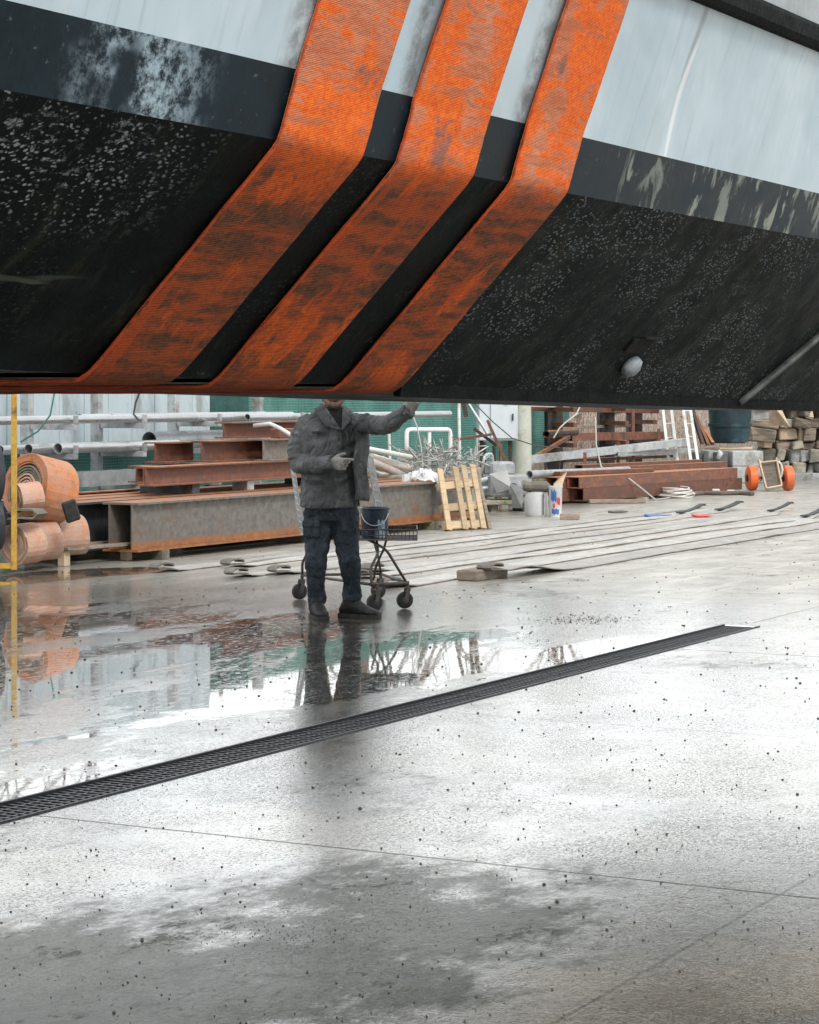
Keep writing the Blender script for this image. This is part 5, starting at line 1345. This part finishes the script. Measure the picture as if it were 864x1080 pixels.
g.bm.faces.new(rg[0][::-1]); g.bm.faces.new(rg[-1])
g.tube([hp(.085, 0, .022), hp(.106, 0, -.008), hp(.112, 0, -.024), hp(.092, 0, -.030)], 0, 8, rr=[.008, .012, .015, .008])      # nose
for s_ in (-1, 1):
    g.tube([hp(.086, s_*.014, .032), hp(.084, s_*.040, .034), hp(.070, s_*.058, .028)], .009, 6)     # brow
    g.tube([hp(-.008, s_*.074, .022), hp(-.016, s_*.084, .004), hp(-.006, s_*.077, -.026)], 0, 8, rr=[(.008, .016), (.009, .018), (.006, .010)])   # ear
g.tube([hp(.086, -.022, -.058), hp(.094, 0, -.056), hp(.086, .022, -.058)], .007, 6)
g.tube([hp(.083, -.018, -.070), hp(.091, 0, -.070), hp(.083, .018, -.070)], .007, 6)
body = g.build('body', M['skin'], man, smooth=True); remesh(body, .0065, 0, 2)
for s_ in (-1, 1):
    g = MB(); g.lathe([(0, -.011), (.008, -.008), (.011, 0), (.008, .008), (0, .011)], hp(.078, s_*.030, .012), hx, 12); e_ = g.build('eye', M['eye'], man, smooth=True)
    g = MB(); g.lathe([(0, .0122), (.0055, .0108), (.0056, .0100)], hp(.078, s_*.030, .012), hx, 10); g.build('iris', M['shirt'], e_)
g = MB()                                               # beard round the jaw and chin
g.tube([hp(.0, -.072, -.03), hp(.035, -.068, -.072), hp(.078, -.032, -.100), hp(.096, 0, -.108), hp(.078, .032, -.100), hp(.035, .068, -.072), hp(.0, .072, -.03)], 0, 10, rr=[.008, .016, .020, .023, .020, .016, .008])
o = g.build('beard', M['beard'], man, smooth=True); remesh(o, .006, .008, 1)
g = MB(); rg = []
for i in range(0, 9):                                  # knitted cap
    th = math.pi*.5*i/8; row = []
    for k in range(24):
        ph = 2*math.pi*k/24
        row.append(g.bm.verts.new(hp(.108*math.sin(th)*math.cos(ph)-.010, .086*math.sin(th)*math.sin(ph)+.0001*k, .045+.088*math.cos(th))))
    rg.append(row)
for i in range(8):
    for k in range(24): g.bm.faces.new((rg[i][k], rg[i][(k+1) % 24], rg[i+1][(k+1) % 24], rg[i+1][k]))
g.bm.faces.new(rg[-1][::-1])
g.build('knit_cap', M['cap'], man, smooth=True)
# jacket
g = MB()
rings(g, [(347, 535, -.005, 31, .165), (348, 532, -.005, 32.5, .172), (348, 518, 0, 32, .170), (349, 497, 0, 31.5, .162), (350, 474, 0, 32, .155), (350, 455, 0, 32.5, .150), (350, 446, 0, 31.5, .138), (350, 439, 0, 28, .118), (349, 434.5, 0, 21, .100), (349, 430, 0, 13.5, .085), (349, 426, .02, 12, .078)], 28, rot=TW)
limb(g, armL, [.080, .074, .070, .060, .052], 16, .085); limb(g, armR, [.076, .068, .064, .056, .049], 16, .10)
o = g.build('jacket', M['jacket'], man, smooth=True); remesh(o, .0075, .020, 2, .028)
def front(px, py, off=0.0):                             # a point on the jacket's chest
    rows_ = [(422, 349, 11.5, .075), (430, 349, 18, .095), (435, 350, 27, .115), (443, 350, 32, .135), (455, 350, 32.5, .15), (497, 349, 31.5, .162), (535, 347, 32.5, .172)]
    for i in range(len(rows_)-1):
        a, b = rows_[i], rows_[i+1]
        if py <= b[0] or i == len(rows_)-2:
            f = (py-a[0])/(b[0]-a[0]); cx = a[1]+(b[1]-a[1])*f; hw = a[2]+(b[2]-a[2])*f; dp = a[3]+(b[3]-a[3])*f; break
    x = max(-.97, min(.97, (px-cx)/hw)); return q(px, py, -dp*math.sqrt(1-x*x)+TW*x*hw/F*DM-.008-off)
def patch_on(pix, name, mat, off=.004, th=.008, parent=man, sub=5):
    """quad patch (4 pixel corners) wrapped on the jacket front"""
    g = MB(); A = []; B = []
    for i in range(sub+1):
        for j in range(sub+1):
            fx, fy = i/sub, j/sub
            px = (pix[0][0]*(1-fx)+pix[1][0]*fx)*(1-fy)+(pix[3][0]*(1-fx)+pix[2][0]*fx)*fy
            py = (pix[0][1]*(1-fx)+pix[1][1]*fx)*(1-fy)+(pix[3][1]*(1-fx)+pix[2][1]*fx)*fy
            A.append(g.bm.verts.new(front(px, py, off+th))); B.append(g.bm.verts.new(front(px, py, off)))
    I = lambda i, j: i*(sub+1)+j
    for i in range(sub):
        for j in range(sub):
            g.bm.faces.new((A[I(i, j)], A[I(i+1, j)], A[I(i+1, j+1)], A[I(i, j+1)])); g.bm.faces.new((B[I(i, j)], B[I(i, j+1)], B[I(i+1, j+1)], B[I(i+1, j)]))
    for i in range(sub):
        for a, b in ((I(i, 0), I(i+1, 0)), (I(i+1, sub), I(i, sub)), (I(0, i+1), I(0, i)), (I(sub, i), I(sub, i+1))): g.bm.faces.new((A[a], B[a], B[b], A[b]))
    return g.build(name, mat, parent, smooth=True, ang=50)
patch_on([(343, 431), (364, 431), (362, 447), (358, 452)], 'shirt', M['shirt'], .004, .006)
patch_on([(331, 431), (343, 427), (361, 453), (345, 449)], 'collar', M['jacket'], .010, .012)
patch_on([(362, 427), (371, 432), (370, 444), (361, 454)], 'collar', M['jacket'], .010, .012)
patch_on([(360, 450), (364, 450), (380, 533), (375, 534)], 'placket', M['jacketedge'], .010, .008)
patch_on([(370, 448), (380, 450), (380, 466), (370, 465)], 'pocket', M['jacket'], .008, .010)
patch_on([(323, 505), (342, 506), (342, 509), (323, 508)], 'pocket', M['jacketedge'], .010, .008)
patch_on([(330, 454), (345, 455), (345, 458), (330, 457)], 'pocket', M['jacketedge'], .006, .006)
g = MB(); A = []; B = []
for i in range(5):
    for j in range(11):
        p = q(374+i*3.6+ (1.5*math.sin(j*.9)), 452+j*7.4+i*.6, -.135+.022*i+.014*math.sin(i*1.3+j*.8)); A.append(g.bm.verts.new(p)); B.append(g.bm.verts.new(p+Vector((.004, .02, 0))))
for i in range(4):
    for j in range(10):
        a, b, c, d = i*11+j, (i+1)*11+j, (i+1)*11+j+1, i*11+j+1
        g.bm.faces.new((A[a], A[b], A[c], A[d])); g.bm.faces.new((B[a], B[d], B[c], B[b]))
for L1 in ([i*11 for i in range(5)], [i*11+10 for i in range(5)], list(range(11)), list(range(44, 55))):
    for a, b in zip(L1, L1[1:]): g.bm.faces.new((A[a], A[b], B[b], B[a]))
g.build('jacket_flap', M['jacket'], man, smooth=True)
# trousers
g = MB()
rings(g, [(349, 526, 0, 27, .13), (349, 540, 0, 28.5, .135), (349, 549, 0, 27, .12)], 20, rot=TW)
limb(g, legL, [.108, .094, .072, .062, .066], 18, .055); limb(g, legR, [.106, .092, .072, .062, .066], 18, .055)
o = g.build('trousers', M['trousers'], man, smooth=True); remesh(o, .008, .018, 2, .020)
g = MB(); g.box(q(329, 556, -.115), (.12, .035, .13), Vector((1, -.35, 0)), bev=.012); o = g.build('cargo_pocket', M['trousers'], man, smooth=True); remesh(o, .008, .008, 1)
g = MB(); g.box(q(329, 551.5, -.130), (.125, .02, .045), Vector((1, -.35, 0)), bev=.006); g.build('pocket_flap', M['trousers'], man)
# boots
def boot(ank, tod, L_):
    tod = tod.normalized(); s_ = Vector((-tod.y, tod.x, 0)); gx = Vector((ank.x, ank.y, 0))
    g = MB(); rows_ = []
    for f, wd, ht, zb in ((-.085, .030, .060, .018), (-.06, .040, .10, .016), (0, .045, .125, .014), (.05, .046, .118, .014), (.10, .050, .085, .014), (.15, .049, .058, .014), (.185, .040, .048, .015), (.205, .022, .034, .018)):
        c = gx + tod*f*L_; row = []
        for k in range(14):
            a = 2*math.pi*k/14; row.append(g.bm.verts.new(c + s_*math.cos(a)*wd + Z*(zb+ht/2+math.sin(a)*ht/2)))
        rows_.append(row)
    for i in range(len(rows_)-1):
        for k in range(14): g.bm.faces.new((rows_[i][k], rows_[i][(k+1) % 14], rows_[i+1][(k+1) % 14], rows_[i+1][k]))
    g.bm.faces.new(rows_[0][::-1]); g.bm.faces.new(rows_[-1])
    g.tube([gx+Z*.06-tod*.01, gx+Z*.13-tod*.012, gx+Z*.165-tod*.008], 0, 14, rr=[.052, .056, .060])
    g.tube([gx+Z*.150-tod*.008, gx+Z*.175-tod*.008], .062, 14)
    o = g.build('boot', M['boot'], man, smooth=True); remesh(o, .006, .008, 2)
    g = MB(); out_ = [(-.095, .022), (-.09, .034), (0, .042), (.06, .042), (.11, .052), (.16, .052), (.20, .038), (.215, .018)]
    P_ = [gx+tod*a*L_+s_*b for a, b in out_] + [gx+tod*a*L_-s_*b for a, b in reversed(out_)]
    n_ = len(P_); g.poly([p+Z*.001 for p in P_]+[p+Z*.028 for p in P_], [tuple(range(n_)), tuple(range(n_, 2*n_))]+[(i, (i+1) % n_, n_+(i+1) % n_, n_+i) for i in range(n_)])
    g.build('sole', M['sole'], o)
    for k in range(3):
        g2 = MB(); c = gx + tod*(.045+.03*k)*L_ + Z*(.118-.018*k); g2.tube([c-s_*.022, c+s_*.022+tod*.008], .0035, 5); g2.build('lace', M['jacketedge'], o)
boot(q(334, 640, -.03), Vector((.30, -1, 0)), 1.0); boot(q(371, 636, .02), Vector((.92, -.55, 0)), 1.05)
# gloves
def hand(wr, d, side, up_, curls, spread, label=None, tl=1.0, rw=.030):
    d = d.normalized(); side = (side - d*side.dot(d)).normalized(); nrm = d.cross(side).normalized()
    if nrm.dot(up_) < 0: nrm = -nrm
    g = MB()
    g.tube([wr-d*.035, wr-d*.005, wr+d*.03, wr+d*.065, wr+d*.092], 0, 14, rr=[(rw+.006, rw+.006), (rw+.001, rw-.004), (.042, .022), (.046, .020), (.042, .017)], up=nrm)
    lens = [.072, .080, .075, .060]
    for k in range(4):
        s0 = (k-1.5)*.0215
        p = wr + d*.082 + side*s0; dd = (d + side*(k-1.5)*spread).normalized(); pts = [wr + d*.05 + side*s0*.8, p]
        seg_ = lens[k]/3*1.08; ang = 0
        for j in range(3):
            ang += curls[k]*(1.0, 1.15, .8)[j]
            v = dd*math.cos(ang) - nrm*math.sin(ang); p = p + v*seg_*(1.15, 1.0, .8)[j]; pts.append(p)
        g.tube(pts, 0, 9, rr=[.0115, .0118, .0112, .0105, .0085])
    t0 = wr + d*.022 - side*.026; td = (d*.62 - side*.62 - nrm*.42).normalized()
    t1 = t0 + td*.038; t2 = t1 + (td*.75+d*.5-nrm*.15).normalized()*.034*tl; t3 = t2 + (td*.4+d*.8-nrm*.25).normalized()*.027*tl
    g.tube([t0, t1, t2, t3], 0, 9, rr=[.017, .0145, .0125, .010])
    o = g.build('glove', M['glove'], man, smooth=True); remesh(o, .0032, .004, 2); return o
# lower hand: back of the hand to the camera, index finger pointing, the rest curled
hand(armL[-1], Vector((.93, -.22, -.10)), Vector((0, .1, -1)), Vector((.1, -1, .2)), [.16, .62, .78, .85], .03, tl=.9)
# raised hand reaching up to the keel
hand(armR[-1]+Vector((.0, 0, .0)), Vector((.50, -.25, .83)), Vector((.85, .0, -.5)), Vector((-.2, -1, .1)), [.45, .5, .55, .6], .05)
for p, d in ((armL[-1], armL[-1]-armL[-2]), (armR[-1], armR[-1]-armR[-2])):
    d = d.normalized(); g = MB(); g.tube([p-d*.012, p+d*.022], 0, 16, rr=[.056, .052]); o = g.build('cuff', M['jacket'], man, smooth=True); remesh(o, .006, .006, 1)

# ---------------------------------------------------------------- trolley and bucket
M['castermetal'] = simple('dull_trolley_metal', (.05, .05, .048), (.13, .125, .12), 14, .5, .4, .3, .002, 0, dirt=(.14, .09, .06))
tro = thing('wire_trolley', dpos(380, 16.9), 'old wire trolley on four small black casters standing behind the worker', 'trolley')
def fp(px, D, z): return Vector(((px-CX)/F*D, D, z))
for (px, D, a_) in ((395, 16.42, .2), (427, 16.62, -.2), (399, 17.45, .4), (316, 17.35, .1)):
    c_ = fp(px, D, .062); ax_ = Vector((math.sin(a_)*.6+.35, -1, 0)).normalized()
    ax_ = Vector((.55, -.83, 0)).normalized() if px != 427 else Vector((.35, -.93, 0)).normalized()
    g = MB(); g.lathe([(.022, -.016), (.048, -.017), (.060, -.012), (.061, .0), (.060, .012), (.048, .017), (.022, .016)], c_, ax_, 24, True)
    w_ = g.build('wheel', M['rubber'], tro, smooth=True, ang=40)
    g = MB(); g.lathe([(.006, -.021), (.020, -.020), (.024, -.0165), (.024, .0165), (.020, .020), (.006, .021)], c_, ax_, 16, True); g.build('hub', M['castermetal'], w_, smooth=True, ang=40)
    g = MB(); side_ = Vector((-ax_.y, ax_.x, 0))
    for s_ in (-1, 1): g.bar(c_+ax_*s_*.026, c_+ax_*s_*.026+Z*.085+side_*.022, .030, .004, up=ax_, bev=.001)
    g.box(c_+Z*.088+side_*.022, (.035, .058, .006), side_); g.tube([c_+Z*.088+side_*.022, c_+Z*.135+side_*.022], .013, 10)
    g.build('caster_fork', M['castermetal'], tro)
zb_ = .185
A_, B_, C_, D_q = fp(392, 16.42, zb_), fp(429, 16.62, zb_), fp(402, 17.45, zb_), fp(319, 17.35, zb_)
def rod(pts, r, name='frame_tube', fil=.03, par=tro):
    g = MB(); g.tube(fillet(pts, fil, 4) if len(pts) > 2 else pts, r, 8); return g.build(name, M['castermetal'], par, smooth=True)
rod([A_, B_], .014); rod([B_, C_], .011); rod([C_, D_q], .011); rod([D_q, A_ + Vector((-.0, .05, 0))], .011)
zt = .50
rod([A_, fp(391, 16.5, .30), fp(399, 16.6, .40), fp(397, 16.7, zt)], .010)
rod([B_, fp(409, 16.6, .41), fp(404, 16.6, .44), fp(388, 16.7, zt-.01)], .010)
rod([fp(394, 16.9, zb_), fp(397, 16.8, .30), fp(405, 16.75, .42), fp(408, 16.7, zt)], .009)
rod([D_q, fp(319, 17.3, .28), fp(325, 17.2, .37), fp(330, 17.1, zt)], .010)
rod([C_, fp(399, 17.3, .33), fp(392, 17.2, zt)], .009)
# shallow wire tray
x0, x1, y0, y1 = fp(368, 16.75, 0).x, fp(440, 16.6, 0).x, 16.45, 16.95
g = MB()
for z_ in (zt, zt+.035, zt+.075):
    g.tube([Vector((x0, y0, z_)), Vector((x1, y0, z_)), Vector((x1, y1, z_)), Vector((x0, y1, z_)), Vector((x0, y0, z_))], .005 if z_ > zt+.05 else .0028, 5)
nx = 18
for i in range(nx+1):
    x = x0+(x1-x0)*i/nx; g.tube([Vector((x, y0, zt+.075)), Vector((x, y0, zt)), Vector((x, y1, zt)), Vector((x, y1, zt+.075))], .0024, 4)
for j in range(1, 12):
    y = y0+(y1-y0)*j/12; g.tube([Vector((x0, y, zt+.075)), Vector((x0, y, zt)), Vector((x1, y, zt)), Vector((x1, y, zt+.075))], .0024, 4)
g.build('wire_tray', M['castermetal'], tro)
# the tall end panels of wire
def wpanel(a, b, c, d, nn_, name):
    g = MB(); g.tube([a, b, c, d, a], .006, 6)
    for k in range(1, nn_): f = k/nn_; g.tube([a.lerp(b, f), d.lerp(c, f)], .0032, 4)
    for k in range(1, 5): f = k/5; g.tube([a.lerp(d, f), b.lerp(c, f)], .003, 4)
    g.build(name, M['galvdull'], tro)
wpanel(fp(321, 17.05, .50), fp(310, 16.95, 1.02), fp(306, 17.25, 1.04), fp(317, 17.35, .50), 12, 'wire_panel')
wpanel(fp(401, 17.0, .50), fp(387, 16.95, 1.10), fp(393, 17.2, 1.06), fp(409, 17.25, .50), 7, 'wire_panel')
bk = thing('bucket', fp(395.5, 16.68, zt+.005), 'dark blue paint spattered bucket standing in the wire trolley tray', 'bucket')
bc = fp(395.5, 16.68, zt+.006)
g = MB(); g.lathe([(0, 0), (.088, 0), (.092, .01), (.104, .20), (.110, .205), (.110, .215), (.103, .217), (.100, .20), (.086, .015), (0, .012)], bc, Z, 28); g.build('body', M['bucket'], bk, smooth=True, ang=35)
patch(bc, .0985, -2.4, -1.75, .05, .14, .01).build('paint_smear', M['tarp'], bk) if False else None
M['paintblue'] = simple('pale_blue_print', (.25, .36, .46), (.5, .58, .64), 18, .5, 0, .1, .002, 0, dirt=(.05, .09, .13), dscale=12)
patch(bc, .0990, -1.35, -.75, .005, .125, .012).build('label_print', M['paintblue'], bk)
g = MB(); g.tube([bc+Vector((math.cos(a)*.096, math.sin(a)*.103 if False else -.103*abs(math.sin(a))**.5 if math.sin(a) else 0, .19-.10*math.sin(a))) for a in [math.pi*k/12 for k in range(13)]], .0035, 6); g.build('handle', M['galv'], bk, smooth=True)


# ---------------------------------------------------------------- sky, sun, camera
w = bpy.data.worlds.new("World"); SC.world = w; w.use_nodes = True
nt = w.node_tree; nt.nodes.clear()
SE, SR = 42.0, 152.0
sky = nt.nodes.new('ShaderNodeTexSky'); sky.sky_type = 'NISHITA'; sky.sun_disc = False
sky.sun_elevation = rad(SE); sky.sun_rotation = rad(SR); sky.air_density = 1.0; sky.dust_density = 3.0; sky.ozone_density = 1.0
tc = nt.nodes.new('ShaderNodeTexCoord'); mp = nt.nodes.new('ShaderNodeMapping'); mp.inputs['Scale'].default_value = (1, 1, 3.0)
nz = nt.nodes.new('ShaderNodeTexNoise'); nz.inputs['Scale'].default_value = 2.2; nz.inputs['Detail'].default_value = 5
cr_ = nt.nodes.new('ShaderNodeMapRange'); cr_.inputs['From Min'].default_value = .3; cr_.inputs['From Max'].default_value = .7; cr_.inputs['To Min'].default_value = 7.0; cr_.inputs['To Max'].default_value = 14.0
cb = nt.nodes.new('ShaderNodeCombineColor')
mul = [nt.nodes.new('ShaderNodeMath') for _ in range(2)]
mx = nt.nodes.new('ShaderNodeMix'); mx.data_type = 'RGBA'; mx.inputs['Factor'].default_value = .80
bg = nt.nodes.new('ShaderNodeBackground'); out = nt.nodes.new('ShaderNodeOutputWorld')
L = nt.links.new
L(tc.outputs['Generated'], mp.inputs['Vector']); L(mp.outputs[0], nz.inputs['Vector']); L(nz.outputs['Fac'], cr_.inputs['Value'])
mul[0].operation = 'MULTIPLY'; mul[0].inputs[1].default_value = .97; mul[1].operation = 'MULTIPLY'; mul[1].inputs[1].default_value = 1.0
# unseen glow added low ahead to whiten the wet ground's reflections
sx = nt.nodes.new('ShaderNodeSeparateXYZ'); L(tc.outputs['Generated'], sx.inputs[0])
def mr(sock, a, b, c, d):
    n = nt.nodes.new('ShaderNodeMapRange'); n.interpolation_type = 'SMOOTHSTEP'; L(sock, n.inputs['Value'])
    for k_, v_ in (('From Min', a), ('From Max', b), ('To Min', c), ('To Max', d)): n.inputs[k_].default_value = v_
    return n.outputs['Result']
def mt(op, a, b):
    n = nt.nodes.new('ShaderNodeMath'); n.operation = op
    for i_, x in enumerate((a, b)):
        if isinstance(x, (int, float)): n.inputs[i_].default_value = x
        else: L(x, n.inputs[i_])
    return n.outputs[0]
glow = mt('MULTIPLY', mt('MULTIPLY', mr(sx.outputs['Y'], .2, .95, 0, 1), mr(sx.outputs['Z'], .50, .04, 0, 1)), mr(nz.outputs['Fac'], .3, .7, 2.0, 13.0))
tot = mt('ADD', cr_.outputs[0], glow)
L(tot, mul[0].inputs[0]); L(tot, mul[1].inputs[0])
L(mul[0].outputs[0], cb.inputs[0]); L(tot, cb.inputs[1]); L(mul[1].outputs[0], cb.inputs[2])
ia = [i for i in mx.inputs if i.name == 'A' and i.type == 'RGBA'][0]; ib = [i for i in mx.inputs if i.name == 'B' and i.type == 'RGBA'][0]
L(sky.outputs[0], ia); L(cb.outputs[0], ib); L([o for o in mx.outputs if o.type == 'RGBA'][0], bg.inputs['Color'])
bg.inputs['Strength'].default_value = .15; L(bg.outputs[0], out.inputs['Surface'])
sl = bpy.data.lights.new('sun', 'SUN'); sl.energy = 1.9; sl.angle = rad(12); sl.color = (1, .96, .9)
so = bpy.data.objects.new('sun', sl); COL.objects.link(so)
# sky azimuth: rotation measured so that the sun stands behind and right of the camera
az = rad(SR); sdv = Vector((math.sin(az)*math.cos(rad(SE)), math.cos(az)*math.cos(rad(SE)), math.sin(rad(SE))))
so.rotation_euler = (-sdv).to_track_quat('-Z', 'Y').to_euler()
cam = bpy.data.cameras.new('camera'); co = bpy.data.objects.new('camera', cam); COL.objects.link(co)
co.location = (0, 0, H); co.rotation_euler = (rad(90), 0, 0)
cam.sensor_fit = 'VERTICAL'; cam.sensor_height = 24; cam.sensor_width = 24
cam.lens = F/1080*24; cam.shift_y = -(540-CY)/1080; cam.clip_end = 2000; cam.clip_start = .05
cam.dof.use_dof = False
SC.camera = co
SC.view_settings.view_transform = 'Standard'; SC.view_settings.look = 'None'; SC.view_settings.exposure = 0
